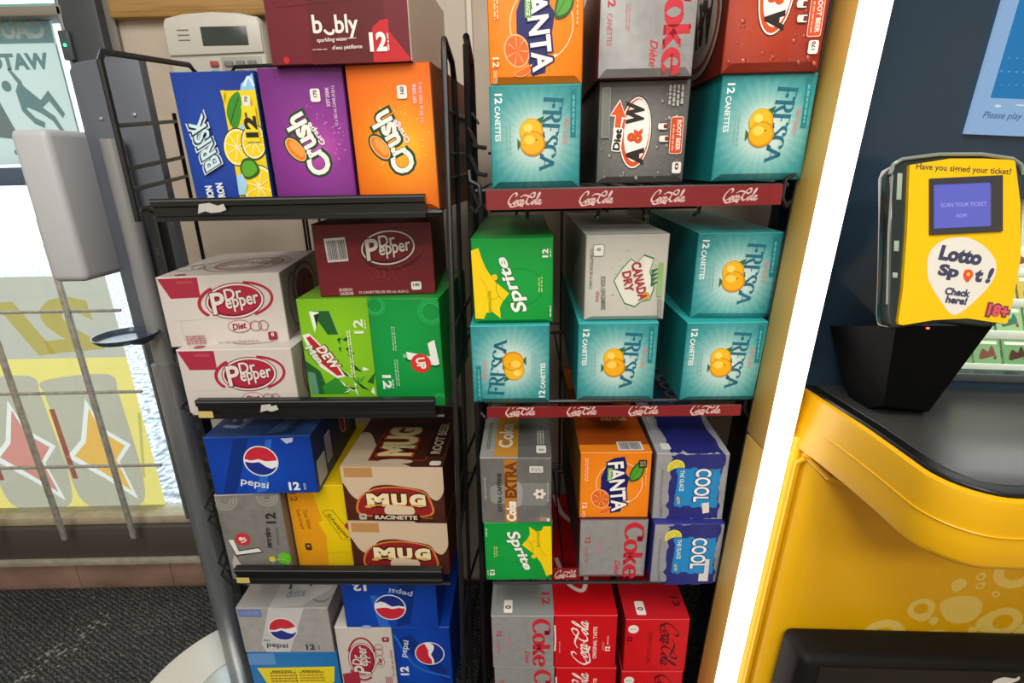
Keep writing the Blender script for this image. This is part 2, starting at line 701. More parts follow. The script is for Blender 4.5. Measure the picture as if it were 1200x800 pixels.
# window wall: mullion, base frame, sill, tile base
mu = MB()
mu.box((GX1, WALL_Y - .035, .10), (-.905, WALL_Y + .06, 2.4), M_FRAME, .004)
mu.box((-.905, WALL_Y - .012, .10), (-.885, WALL_Y, 2.4), mat('frame_edge', '#7d776f', .5), .002)
mu.box((GX1 - .012, WALL_Y - .03, .26), (GX1 - .004, WALL_Y - .018, 2.35), mat('bare_aluminium', '#a9b0b2', .3, .8), .001)
struct(mu.build('trim_2'))
fb = MB()
fb.box((X0, WALL_Y - .03, .125), (GX1, WALL_Y + .05, .235), mat('base_rail_brown', '#4a443e', .5), .003)
struct(fb.build('trim_3'))
sl = MB().box((X0, WALL_Y - .012, .235), (GX1, WALL_Y + .05, .262), M_SILL, .003)
struct(sl.build('trim_4'))
bb = MB()
bb.box((X0, WALL_Y - .04, .105), (GX1 + .01, WALL_Y, .126), M_STRIP, .003)
x = X0
while x < -.92:
    bb.box((x, WALL_Y - .008, -.01), (min(x + .30, -.92) - .004, WALL_Y + .02, .105), M_TILE, .002)
    x += .30
bb.box((X0, WALL_Y - .004, -.01), (-.92, WALL_Y + .02, .104), M_GROUT)
struct(bb.build('baseboard_back'))
# horizontal members of the shop front
rl = MB()
rl.box((X0, WALL_Y - .01, 1.232), (GX1, WALL_Y + .05, 1.275), mat('blue_grey_rail', '#56677c', .4, .2), .003)
rl.box((X0, WALL_Y - .03, 1.592), (GX1, WALL_Y + .04, 1.612), mat('tan_rail', '#8d857a', .5), .003)
rl.box((X0, WALL_Y - .01, 1.612), (GX1, WALL_Y + .04, 1.622), mat('aqua_edge', '#7fb6b4', .4), .002)
struct(rl.build('window_2'))
M_GLASS = bpy.data.materials.new('window_glass')
M_GLASS.use_nodes = True
nt = M_GLASS.node_tree
nt.nodes.clear()
go = nt.nodes.new('ShaderNodeOutputMaterial')
gt = nt.nodes.new('ShaderNodeBsdfTransparent')
gt.inputs['Color'].default_value = (.93, .96, .95, 1)
gg = nt.nodes.new('ShaderNodeBsdfGlossy')
gg.inputs['Roughness'].default_value = .02
gm = nt.nodes.new('ShaderNodeMixShader')
gm.inputs[0].default_value = .05
nt.links.new(gt.outputs[0], gm.inputs[1])
nt.links.new(gg.outputs[0], gm.inputs[2])
nt.links.new(gm.outputs[0], go.inputs['Surface'])
struct(MB().box((X0, WALL_Y + .018, .262), (GX1, WALL_Y + .024, 2.35), M_GLASS).build('window_1'))
# ground outside: bright, wet-looking paving
struct(MB().box((-9, WALL_Y + .12, -.12), (3, 12, .03), noise_mat('bright_paving', [(0.35, '#6d7480'), (0.5, '#b9bec6'), (0.62, '#eceff2')], 34, .6, 8, bump=.2, stretch=(1, .8, 1))).build('ground'))

# wooden board above the alarm keypad
t = thing('wall_board', 'narrow varnished wooden board fixed along the beige wall above the alarm keypad', 'board', (-.70, WALL_Y, 1.586))
M_WOOD = noise_mat('honey_wood', [(0.3, '#9a7440'), (0.5, '#b58d52'), (0.7, '#a67f48')], 3, .5, 6, stretch=(2, 8, 24))
MB().box((-.185, -.022, 0), (.30, 0, .16), M_WOOD, .004).build('board', t)
MB().box((-.185, -.026, .0), (.30, -.021, .012), noise_mat('wood_edge', [(0.3, '#a5803f'), (0.7, '#8f6b34')], 9, .5), .003).build('edge_strip', t)

# rubber-backed carpet mat
M_MAT = mat('charcoal_ribbed_mat', '#1b1c1d', 0.9, 0, .2)
N = Nodes(M_MAT)
tc = N.new('ShaderNodeTexCoord')
mp = N.new('ShaderNodeMapping', Rotation=(0, 0, math.radians(-62)))
N.link(tc, 'Object', mp, 'Vector')
wv = N.new('ShaderNodeTexWave', Scale=30.0, Distortion=6.0, Detail=3)
wv.inputs['Detail Scale'].default_value = 3.0
N.link(mp, 'Vector', wv, 'Vector')
nz = N.new('ShaderNodeTexNoise', Scale=70.0, Detail=6)
N.link(tc, 'Object', nz, 'Vector')
nz2 = N.new('ShaderNodeTexNoise', Scale=2.6, Detail=5)
N.link(mp, 'Vector', nz2, 'Vector')
mx = N.new('ShaderNodeMath', operation='MULTIPLY')
N.link(wv, 'Fac', mx, 0)
N.link(nz, 'Fac', mx, 1)
ad = N.new('ShaderNodeMath', operation='MULTIPLY_ADD')
N.link(nz2, 'Fac', ad, 0)
ad.inputs[1].default_value = .35
N.link(mx, 'Value', ad, 2)
rp = N.ramp([(0.15, '#242525'), (0.38, '#3a3b3c'), (0.58, '#4c4d4e'), (0.8, '#6f6f6c')])
N.link(ad, 'Value', rp, 'Fac')
N.link(rp, 'Color', N.b, 'Base Color')
bp = N.new('ShaderNodeBump', Strength=.6, Distance=.004)
N.link(mx, 'Value', bp, 'Height')
N.link(bp, 'Normal', N.b, 'Normal')
t = thing('entrance_mat', 'dark grey ribbed entrance mat covering the floor below the window', 'mat', (-1.0, .2, -.012))
MB().box((-1.2, -2.0, 0), (1.6, 1.158, .012), M_MAT, .004).build('mat_pile', t)
sc = MB()
rng = random.Random(5)
for i in range(150):                               # pale scuffs ground into the mat
    k = i / 150
    sx = -.32 + .17 * (k - .5) * -1 + rng.gauss(0, .018)
    sy = 1.03 - .50 * k + rng.gauss(0, .02)
    r = rng.uniform(.001, .0042)
    a = rng.uniform(0, PI)
    sc.add([(sx + r * math.cos(a + q * PI / 3) * (1.8 if q % 2 else .7), sy + r * math.sin(a + q * PI / 3) * 1.6, .01235) for q in range(6)], [list(range(6))], mat('scuff_grey', '#8b8a85', .9))
sc.build('scuff_mark', t)['kind'] = 'stuff'

# ------------------------------------------------------------------ things at the window

def backlit(name, col, tr=.5):
    """Thin sheet that lets daylight through: diffuse with translucency."""
    if name in _M:
        return _M[name]
    m = bpy.data.materials.new(name)
    m.use_nodes = True
    t_ = m.node_tree
    t_.nodes.clear()
    o_ = t_.nodes.new('ShaderNodeOutputMaterial')
    d_ = t_.nodes.new('ShaderNodeBsdfDiffuse')
    d_.inputs['Color'].default_value = lin(col)
    r_ = t_.nodes.new('ShaderNodeBsdfTranslucent')
    r_.inputs['Color'].default_value = lin(col)
    x_ = t_.nodes.new('ShaderNodeMixShader')
    x_.inputs[0].default_value = tr
    t_.links.new(d_.outputs[0], x_.inputs[1])
    t_.links.new(r_.outputs[0], x_.inputs[2])
    t_.links.new(x_.outputs[0], o_.inputs['Surface'])
    _M[name] = m
    return m


def tint(name, col):
    """Transparent printing ink on such a sheet."""
    if name in _M:
        return _M[name]
    m = bpy.data.materials.new(name)
    m.use_nodes = True
    t_ = m.node_tree
    t_.nodes.clear()
    o_ = t_.nodes.new('ShaderNodeOutputMaterial')
    d_ = t_.nodes.new('ShaderNodeBsdfTransparent')
    d_.inputs['Color'].default_value = lin(col)
    t_.links.new(d_.outputs[0], o_.inputs['Surface'])
    _M[name] = m
    return m


# caution sign stuck to the glass, read from outside
SW, SH = 33.0, 32.5
sx0, sz0 = -1.045 - SW / 100, 1.282
t = thing('caution_sign', 'white watch-your-step sign with falling stick man stuck on the glass, seen from behind', 'sign', (sx0, WALL_Y + .012, sz0))
SB = MB().add([(.006, 0, 0), (SW / 100 - .006, 0, 0), (SW / 100, 0, .006), (SW / 100, 0, SH / 100 - .002), (0, 0, SH / 100), (0, 0, .006)], [[0, 1, 2, 3, 4, 5]], backlit('film_sign', '#c4d0c8', .6))
A = Art(SW, SH, lambda x, z, k: (x, -k * 4, z))
gry = tint('ink_slate', '#97a9a8')
dk = tint('ink_brown_grey', '#a09c98')
Bn = [(0, .0), (.985, .0), (.985, .185), (0, .185)]
A.poly(Bn, gry)
A.text('CAUTION', .60, .10, 22, 3.6, 0, backlit('film_pale', '#d3ded6', .4), .05, mirror=True)
A.rect(.985, .19, .995, .98, gry)
A.text('WATCH', .645, .30, 17.5, 3.6, 0, gry, .05, mirror=True)
A.text('YOUR', .12, .30, 13, 3.6, 0, gry, .05, mirror=True)
A.text('STEP', .65, .93, 11.5, 2.9, 0, gry, .05, mirror=True)
A.poly([(.36, .36), (.42, .35), (.545, .80), (.50, .82), (.36, .80)], dk)


def fg(P):
    return [(.565 + (u - .34) * .60, .36 + (v - .435) * .80) for u, v in P]


A.ell(*fg([(.335, .56)])[0], 1.15, 1.2, gry)
A.poly(fg([(.40, .42), (.43, .41), (.53, .52), (.54, .56), (.70, .68), (.82, .60), (.95, .80), (.91, .84), (.80, .69), (.70, .745), (.82, .82), (.89, .95), (.85, .97), (.78, .86), (.66, .79),
           (.52, .74), (.50, .75), (.58, .83), (.68, .87), (.66, .92), (.55, .88), (.44, .77), (.43, .60), (.48, .54)]), gry)
A.build(t, SB)
SB.build('sign_board', t)

# big yellow advert leaning outside against the glass
PW, PH = 95.0, 79.0
t = thing('window_poster', 'large yellow and grey advert poster outside the window behind the wire grid', 'poster', (-1.104 - PW / 100, WALL_Y + .045, .205))
A = Art(PW, PH, lambda x, z, k: (x, -k * 4, z))
A.n = 0
A.hold = True
S_Y = backlit('sheet_yellow', '#e2cd74', .75)
S_G = backlit('sheet_slate', '#b9b3a2', .7)
S_C = backlit('sheet_can_grey', '#b5ac96', .7)
S_O = backlit('sheet_orange', '#dca956', .75)
S_R = backlit('sheet_red', '#c98577', .75)
ye = tint('ink_yellow', '#f4e48e')
rd = tint('ink_red', '#d8837a')
si = backlit('sheet_silver', '#dcdace', .75)
A.poly([(0, 0), (1, 0), (1, .30), (0, .30)], S_G)
cans, stars = [], []
for cx in (.83, .59, .35, .11):
    q = catmull([Vector((cx + a, b)) for a, b in ((-.10, .385), (.10, .365), (.115, .44), (.118, .52), (.12, .80), (.08, .93), (-.08, .93), (-.115, .80), (-.11, .52), (-.112, .44))], 4, True)
    cans.append([(p.x, p.y) for p in q])
    stars.append([(cx + .01, .50), (cx + .03, .60), (cx + .09, .66), (cx + .05, .72), (cx + .07, .86), (cx - .0, .78), (cx - .08, .70), (cx - .03, .64)])
A.poly([(0, .30), (1, .30), (1, 1), (0, 1)], S_Y, holes=cans)
for i, (cq, sq) in enumerate(zip(cans, stars)):
    cu, cv = sum(q[0] for q in sq) / 8, sum(q[1] for q in sq) / 8
    big = [(cu + (a - cu) * 1.28, cv + (b - cv) * 1.22) for a, b in sq]
    A.poly(cq, S_C, holes=[big])
    A.poly(big, si, holes=[sq])
    A.poly(sq, S_O if i % 2 == 0 else S_R)
A.hold = False
A.n = 1
for cx in (.83, .59, .35):
    A.line([(cx - .105, .50), (cx - .10, .80)], 1.6, rd, None, False)
A.text('2/', .80, .18, 26, 16, 4, ye, .05, mirror=True)
A.text('$5', .50, .18, 24, 16, 4, ye, .05, mirror=True)
A.smallprint(.975, .66, 22, 1.6, 80, si, 1)
SB = MB()
A.build(t, SB)
SB.build('poster_sheet', t)

# wire grid standing in front of the glass
M_WIRE = noise_mat('worn_grey_wire', [(0.35, '#98958b'), (0.6, '#b2afa5'), (0.75, '#bdbab0')], 60, .5, 4, metal=.3)
t = thing('wire_grid', 'loose grey wire grid standing against the window in front of the yellow poster', 'grid', (0, WALL_Y - .075, 0))
for i in range(5):
    x = -1.130 - .205 * i
    MB().box((x - .0075, -.005, .232), (x + .0075, .005, 1.158 if i == 0 else 1.17), M_WIRE, .003).build('upright_bar', t)
for z in (.475, .70, .925):
    MB().box((-2.1, -.002, z - .0042), (-.995, .0065, z + .0042), M_WIRE, .003).build('cross_wire', t)

# small sensor with a green light on the frame
t = thing('door_sensor', 'small grey sensor with a glowing green light on the dark window frame', 'sensor', (-.985, WALL_Y - .035, 1.53))
MB().box((-.012, -.010, -.03), (.012, 0, .03), mat('sensor_grey', '#4a5357', .4), .003).build('housing', t)
MB().lathe([(.0028, 0), (.0034, .002), (.002, .004)], mat('green_led', '#1c6b3c', .3, emit='#39e58a', es=4.0), (0, 0, 0), 12).build('indicator_light', t).matrix_local = Matrix.Translation((0, -.010, 0)) @ Matrix.Rotation(math.radians(90), 4, 'X')
# ------------------------------------------------------------------ soda cartons
FR = (0.123, 0.396, 0.132)      # long twelve-pack seen end-on
ST = (0.123, 0.264, 0.198)      # short twelve-pack standing on its edge
LY = (0.198, 0.264, 0.123)      # short twelve-pack lying flat
_done = {}


def carton(dim, art, label, loc, yaw, group=None, side='#808080', panel=None, top=None, left=None, right=None, flap=None,
           top_c=None, left_c=None, right_c=None, flip=False, name='soda_carton', tilt=(0, 0)):
    W, D, Hh = dim
    root = thing(name, label, 'carton', (loc[0], loc[1], loc[2]), (math.radians(tilt[0]), math.radians(tilt[1]), math.radians(yaw)), group)
    key = (art.__name__ if art else None, dim, flip, top.__name__ if top else None, left.__name__ if left else None, right.__name__ if right else None)
    if key in _done:
        for ch in list(_done[key].children):
            c = ch.copy()
            COL.objects.link(c)
            c.parent = root
        return root
    _done[key] = root
    fl = 0.006 if flap else 0.0
    x0, x1 = -W / 2, W / 2
    rim = 0.0012
    mside = side if not isinstance(side, str) else ink(side)
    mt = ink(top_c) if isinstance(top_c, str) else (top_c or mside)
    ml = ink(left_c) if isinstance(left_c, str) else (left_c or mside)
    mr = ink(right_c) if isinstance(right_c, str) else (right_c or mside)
    # shell: front edges slightly rounded, lower front edge drawn back where the end flap is folded
    b = MB()
    F = [(x0, rim, Hh - rim), (x1, rim, Hh - rim), (x1, fl + rim, rim), (x0, fl + rim, rim)]
    fi = [(x0 + rim, 0, Hh - rim), (x1 - rim, 0, Hh - rim), (x1 - rim, fl, rim), (x0 + rim, fl, rim)]
    v = [(x0, D, Hh), (x1, D, Hh), (x1, D, 0), (x0, D, 0),
         (x0, rim, Hh), (x1, rim, Hh), (x1, fl + rim, 0), (x0, fl + rim, 0)] + fi
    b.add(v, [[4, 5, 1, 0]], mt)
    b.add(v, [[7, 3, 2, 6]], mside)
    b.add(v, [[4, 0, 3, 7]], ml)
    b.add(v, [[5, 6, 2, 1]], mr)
    b.add(v, [[0, 1, 2, 3]], mside)
    pm = panel if panel is not None else mside
    pm = ink(pm) if isinstance(pm, str) else pm
    b.add(v, [[4, 8, 9, 5]], mt)
    b.add(v, [[5, 9, 10, 6]], mr)
    b.add(v, [[6, 10, 11, 7]], mside)
    b.add(v, [[7, 11, 8, 4]], ml)
    # front end panel with its folded flap
    E_ = MB()
    verts = list(fi)
    uv = lambda p: ((p[0] - x0) / W, p[2] / Hh) if not flip else (1 - (p[0] - x0) / W, 1 - p[2] / Hh)
    if flap:
        a = (x0 + W * .085, 0.0, Hh * flap)
        c = (x1 - W * .085, 0.0, Hh * flap)
        verts += [a, c]
        E_.add(verts, [[0, 4, 5, 1], [0, 3, 4], [1, 5, 2]], pm)
        fv = [verts[3], verts[2], (c[0], -0.0005, c[2]), (a[0], -0.0005, a[2])]
        link_mesh('end_flap', fv, [[0, 1, 2, 3]], pm, None, root, [uv(p) for p in fv])
    else:
        E_.add(verts, [[0, 3, 2, 1]], pm)
    for i_, p_ in enumerate(verts):
        E_.uv[i_] = uv(p_)
    A = Art(W * 100, Hh * 100, lambda x, z, k: (x0 + x, -k, z), flip)
    if art:
        art(A)
    A.build(root, E_)
    E_.build('end_panel', root)
    for fn, w_, h_, pl in ((top, W, D, lambda x, y, k: (x0 + x, y, Hh + k)), (left, D, Hh, lambda x, z, k: (x0 - k, D - x, z)),
                           (right, D, Hh, lambda x, z, k: (x1 + k, x, z))):
        if fn:
            T = Art(w_ * 100, h_ * 100, pl)
            T.part = 'side_print'
            fn(T)
            T.build(root, b)
    b.build('carton_body', root)
    return root


# --- printed panels -----------------------------------------------------------
M_FRESCA = radial_print('fresca_glow', [(0.0, '#dfe9df'), (0.18, '#c3ddd6'), (0.33, '#84bdb9'), (0.50, '#439a9c'), (0.68, '#298488')], 0.5, 0.48, 1.05, 30, 0.035, 0.05, 5)


def art_fresca(A):
    A.text('12', .10, .125, 1.25, 1.0, -90, '#e8f2ee', .03)
    A.text('CANETTES', .085, .36, 4.4, .75, -90, '#e8f2ee', .02)
    A.smallprint(.20, .52, 4.0, .9, -90, '#7fb0ac', 2)
    A.nib(FRESCA, .675, .48, 9.5, 2.75, -94, '#1a687e', .185, .30, 0, box=FBOX, part='logo', taper=.72)
    A.text('sans sucre', .835, .44, 3.2, .65, -97, '#d98a86', .0, .3)
    A.rect(.885, .05, .945, .50, '#1c7a83', 'lettering')
    A.smallprint(.915, .28, 4.6, .5, -90, '#58b3b3', 1)
    P = 'fruit_picture'
    A.poly([(.50, .33), (.60, .29), (.565, .37)], '#2c6b3c', P)
    A.poly([(.30, .50), (.345, .56), (.30, .62)], '#2c6b3c', P)
    A.ell(.455, .44, 1.62, 1.68, '#d9960f', part=P)
    A.ell(.45, .435, 1.45, 1.5, '#efb91f', part=P)
    A.ell(.47, .555, 1.72, 1.62, '#cf870c', part=P)
    A.ell(.465, .55, 1.52, 1.42, '#efae18', part=P)
    A.ell(.435, .52, .75, .6, '#f7cf55', part=P)
    A.ell(.51, .52, .12, .12, '#8a5a08', part=P)
    A.ell(.42, .405, .6, .55, '#f8d869', part=P)


M_ORANGE = radial_print('orange_card', [(0.0, '#f59125'), (0.5, '#f08517'), (0.9, '#e67808')], 0.5, 0.5)


def art_fanta(A):
    P = 'logo'
    A.ring(.56, .47, 4.1, 4.3, .12, '#f6d7b0', part=P)
    A.ring(.56, .47, 4.1, 4.3, .34, '#fbe6c8', part=P, a0=-120, a1=-60)
    A.poly([(.30, .36), (.40, .12), (.48, .08), (.62, .06), (.66, .20), (.64, .30), (.70, .38), (.66, .60), (.62, .74), (.60, .90), (.46, .93), (.42, .80), (.36, .70), (.30, .60)], '#1c2164', P)
    # orange slice
    F = 'fruit_picture'
    A.ell(.30, .70, 1.65, 2.0, '#f7b47a', 20, F)
    A.ell(.30, .70, 1.45, 1.8, '#e2691c', 20, F)
    for k in range(7):
        A.poly([(.305, .70), (.305 + .105 * math.cos(k * .9), .70 + .125 * math.sin(k * .9)), (.305 + .105 * math.cos(k * .9 + .1), .70 + .125 * math.sin(k * .9 + .1))], '#f6b98a', F)
    A.ell(.36, .86, 1.3, .9, '#f7b47a', 25, F, a0=180, a1=360)
    A.ell(.36, .865, 1.15, .75, '#e2691c', 25, F, a0=180, a1=360)
    # leaf
    A.blob([(.70, .42), (.72, .26), (.82, .14), (.90, .20), (.88, .34), (.80, .42)], '#1e5a25', F)
    A.blob([(.715, .40), (.74, .27), (.82, .17), (.875, .21), (.86, .33), (.80, .39)], '#54a02f', F)
    A.line([(.72, .40), (.80, .28), (.86, .20)], .12, '#2f7a2c', F)
    A.text('FANTA', .535, .51, 10.4, 3.2, -84, '#1c2164', .09, part=P)
    A.text('FANTA', .535, .51, 10.0, 2.7, -84, '#f5f2ea', .03, part=P)
    A.rect(.385, .22, .455, .42, '#5f9e4a', P)
    A.text('ORANGE', .42, .32, 2.2, .5, -90, '#e9f0da', .02)
    A.smallprint(.09, .25, 4.6, .7, -90, '#f9c98d', 2)
    A.text('12', .075, .80, 1.2, .85, -90, '#fae3c2', .03)
    A.text('CANETTES', .065, .93, 1.5, .5, -90, '#fae3c2', .0)
    A.smallprint(.93, .30, 5.0, .4, -90, '#f8b870', 1)


def art_fanta_b(A):
    art_fanta(A)
    A.rrect(.875, .16, 1.4, 1.5, .1, '#2a2118', 0, 'calorie_badge')
    A.smallprint(.875, .16, 1.0, 1.1, 0, '#b8a489', 3, 'calorie_badge')


def top_fanta(A):
    A.rect(0, .30, 1, .93, '#a2470f', 'top_print')
    A.ell(.5, .62, 3.6, 6, '#8a3208', part='top_print')
    A.text('fanta', .62, .66, 5, 3, 0, '#c99a62', .02, part='top_print')
    A.barcode(.72, .945, 4.4, 3.0)


M_SILVER = noise_mat('silver_card', [(0.3, '#9b9c9c'), (0.7, '#a9aaa9')], 60, 0.36, 2, metal=0.25)


def art_dietcoke(A):
    A.nib(COKE, .80, .52, 11.9, 3.5, -90, '#c42a38', .21, .34, 10, box=CBOX, part='logo')
    A.text('Diète', .57, .80, 3.0, 1.0, -90, '#c42a38', .02, .3)
    A.text('12', .12, .34, 1.3, 1.0, -90, '#c42a38', .03)
    A.text('CANETTES', .105, .58, 3.6, .65, -90, '#c45560', .0)
    A.smallprint(.29, .48, 3.0, .7, -90, '#b98086', 2)


def art_dietcoke_low(A):
    art_dietcoke(A)


def top_dietcoke(A):
    A.rrect(.27, .94, 1.7, 3.2, .3, '#e8e6e0', 0, 'top_print')
    A.text('0', .27, .945, .8, 1.2, -90, '#3a2a2a', .03, part='top_print')
    A.text('12', .88, .89, 3.2, 1.6, -90, '#b3323c', .03, part='top_print')
    A.smallprint(.10, .82, 9, .6, -90, '#777776', 2, 'top_print')


def drops(A, n, lo, hi, c, k, seed, part='droplet_print', avoid=None):
    rng = random.Random(seed)
    spots = []
    while len(spots) < n:
        u, v = rng.uniform(.05, .95), rng.uniform(.05, .95)
        r = lo + (hi - lo) * rng.random() ** 2.5
        if not (avoid and avoid(u, v)):
            spots.append((u, v, r))
    for lay in range(3):
        A.hold = True
        for u, v, r in spots:
            if lay == 0:
                A.ell(u, v, r, r * 1.15, k, part=part, n=12)
            elif lay == 1:
                A.ell(u - .006, v - .006, r * .72, r * .8, c, part=part, n=12)
            else:
                A.ell(u - .012, v - .014, r * .25, r * .25, '#e8ddd8', part=part, n=8)
        A.hold = False
        A.n += 1


M_AWD = radial_print('dark_grey_bubbles', [(0.0, '#8a8986'), (0.35, '#6d6c6a'), (0.8, '#565554')], .45, .5, 1, 0, 0, .3, 14)
M_AWR = radial_print('rust_bubbles', [(0.0, '#bb4a2c'), (0.35, '#a63822'), (0.8, '#8a2718')], .35, .5, 1, 0, 0, .3, 14)


def aw_logo(A, u, v, diet):
    P = 'logo'
    A.ell(u, v, 2.25, 4.75, '#3a2520', -3, P)
    A.ell(u, v, 2.12, 4.6, '#f2efe8', -3, P)
    A.ell(u, v, 1.95, 4.4, '#d2531e', -3, P)
    A.ell(u + .012, v - .02, 1.72, 4.0, '#f2efe8', -3, P)
    A.text('A', u + .005, v + .22, 2.3, 2.5, 90, '#2b2320', .07, .1, part=P)
    A.text('W', u - .012, v - .19, 2.9, 2.5, 90, '#2b2320', .06, .1, part=P)
    A.text('&', u - .005, v + .025, 2.0, 2.1, 90, '#d2531e', .05, part=P)
    if diet:
        A.poly([(u - .30, v - .17), (u - .185, v - .33), (u - .10, v - .13), (u - .155, v - .145), (u - .17, v + .0), (u - .25, v - .02), (u - .235, v - .165)], '#f2efe8', P)
        A.poly([(u - .285, v - .175), (u - .185, v - .31), (u - .115, v - .15), (u - .16, v - .16), (u - .175, v - .02), (u - .235, v - .03), (u - .225, v - .18)], '#dd5a22', P)
        A.rrect(u - .20, v + .06, 3.1, 1.35, .3, '#f2efe8', 84, P)
        A.text('Diet', u - .20, v + .06, 2.8, 1.0, 84, '#26211f', .05, part=P)


def mug_icon(A, u, v, c='#efe9e2'):
    P = 'picture'
    for du, dv in ((-.02, -.06), (.0, .06)):
        A.rrect(u + du, v + dv, 1.15, 1.0, .2, '#3a2a26', 0, P)
        A.rrect(u + du, v + dv, .98, .82, .2, c, 0, P)
        A.rrect(u + du + .02, v + dv, .55, .55, .1, '#7d2f20', 0, P)
        A.ell(u + du - .045, v + dv, .26, .42, c, part=P, n=12)


def art_aw_common(A):
    A.rrect(.875, .53, 1.75, 4.8, .3, '#f0d8c8', 0, 'picture')
    A.rrect(.875, .53, 1.6, 4.6, .25, '#cf4a22', 0, 'picture')
    A.text('ROOT BEER', .90, .53, 3.9, .62, -90, '#f4e3d6', .03)
    A.smallprint(.84, .55, 3.4, .4, -90, '#e8a58c', 1)
    mug_icon(A, .75, .50)


def art_aw_diet(A):
    drops(A, 46, .10, .38, '#8e8d8a', '#4b4a49', 5, avoid=lambda u, v: abs(u - .40) < .25 and abs(v - .48) < .42)
    aw_logo(A, .42, .50, True)
    art_aw_common(A)
    A.rect(.035, .06, .13, .54, '#8f908e', 'lettering')
    A.rect(.045, .07, .12, .53, '#777876', 'lettering')
    A.smallprint(.84, .15, 2.6, 2.2, -90, '#b9b5ae', 4)
    A.badge(.90, .85, '0', -90)


def art_aw_red(A):
    drops(A, 52, .10, .36, '#b7503a', '#7e2416', 9, avoid=lambda u, v: abs(u - .45) < .24 and abs(v - .42) < .42)
    aw_logo(A, .46, .34, False)
    art_aw_common(A)
    A.rrect(.10, .2, 1.4, 4, .2, '#93301d', 0, 'lettering')
    A.badge(.885, .80, '170', 90)


def side_aw(A):
    # big oval sign running along the side of the pack
    A.ell(.72, .42, 9.0, 7.2, '#1f1614', 0, 'side_print', 40)
    A.ell(.72, .42, 8.6, 6.8, '#b9b2aa', 0, 'side_print', 40)
    A.ell(.72, .42, 7.9, 6.1, '#a8401f', 0, 'side_print', 40)
    A.ell(.72, .42, 7.0, 5.3, '#cfc8bf', 0, 'side_print', 40)
    A.text('A&W', .72, .42, 11, 6, 180, '#262020', .05, part='side_print')


M_GREEN = radial_print('sprite_green', [(0.0, '#17a043'), (0.5, '#0d9a3c'), (0.9, '#078a33')], .6, .5)


def art_sprite(A):
    P = 'logo'
    A.poly([(0, .13), (.09, .10), (.12, .20), (.17, .33), (.27, .48), (.45, .63), (.36, .74), (.33, .80), (.34, .93), (.24, .85), (.16, .86), (.13, .93), (.02, .93)], '#f2cf10', 'picture')
    A.line([(.10, .44), (.17, .55), (.20, .70), (.34, .66)], .10, '#c9a90c', 'picture')
    A.ring(.58, .56, 3.6, 2.9, .06, '#0a7430', 0, 'picture', a0=0, a1=360)
    A.text('Sprite', .49, .53, 9.2, 3.2, 110, '#0a7a33', .07, .25, .72, part=P)
    A.text('Sprite', .49, .53, 9.0, 2.9, 110, '#f0f0ea', .03, .25, .72, part=P)
    A.ell(.275, .44, .48, .48, '#f2c411', part=P)
    A.text('12', .90, .17, 1.3, .9, 90, '#f0f0ea', .04)
    A.smallprint(.965, .17, 1.2, .3, 90, '#cfe3cc', 1)
    A.smallprint(.84, .53, 2.4, .8, 90, '#9cc66a', 2)
    A.text('LEMON LIME', .21, .73, 3.6, .45, 90, '#6b8a12', .0)
    A.smallprint(.965, .85, 1.8, .3, 90, '#cfe3cc', 1)


def art_sprite_flip(A):
    art_sprite(A)


M_OFFWHITE = radial_print('warm_white_card', [(0.0, '#c9c8be'), (0.6, '#bdbcb3'), (0.9, '#b3b2a9')], .5, .5)


def art_canada(A):
    rng = random.Random(4)
    A.hold = True
    for i in range(46):
        t = rng.uniform(0, 2 * PI)
        r = rng.uniform(.6, 1.15)
        A.ell(.60 + .27 * r * math.cos(t), .50 + .31 * r * math.sin(t), .10 + .25 * rng.random(), .12, '#a5c682', part='picture', n=8)
    A.hold = False
    A.n += 1
    P = 'logo'
    sh = [(.44, .40), (.55, .28), (.62, .33), (.70, .24), (.82, .28), (.78, .42), (.84, .60), (.80, .74), (.70, .76), (.62, .82), (.50, .78), (.42, .64), (.36, .52)]
    A.poly([(u + (u - .6) * .06, v + (v - .52) * .06) for u, v in sh], '#3e7a45', P)
    A.poly(sh, '#dcdccf', P)
    A.poly([(.72, .26), (.80, .30), (.77, .42), (.82, .58), (.74, .60), (.70, .45)], '#e6e3d4', P)
    for k in range(4):
        A.poly([(.80, .40 + .05 * k), (.90, .38 + .05 * k), (.81, .45 + .05 * k)], '#2f6a48', P)
    A.ell(.745, .70, .75, .6, '#c9a53a', part=P, n=12)
    A.text('CANADA', .665, .53, 6.0, 1.5, -76, '#a3333f', .04, part=P)
    A.text('DRY', .525, .53, 3.2, 1.35, -78, '#a3333f', .04, part=P)
    A.rrect(.155, .17, 1.7, 1.8, .3, '#6d8a78', 0, 'calorie_badge')
    A.rrect(.155, .17, 1.5, 1.6, .25, '#e3e4da', 0, 'calorie_badge')
    A.text('0', .155, .16, .4, .6, 90, '#3d5a48', .03, part='calorie_badge')
    A.text('12 CANETTES DE 355 mL (4,26 L)', .065, .38, 6.0, .62, -90, '#6b6d66', .01)
    A.text('SODA GINGEMBRE', .225, .66, 5.2, .7, -88, '#5f665c', .01)
    A.text('diète', .16, .70, 1.6, .6, -90, '#a3555f', .0)
    A.rect(.885, .32, .945, .71, '#8ab56a', 'lettering')
    A.smallprint(.93, .84, 2.8, .8, -88, '#8d8f86', 2)


M_GRAPH = noise_mat('graphite_card', [(0.3, '#74736f'), (0.7, '#83827d')], 40, 0.34, 2, metal=0.3)


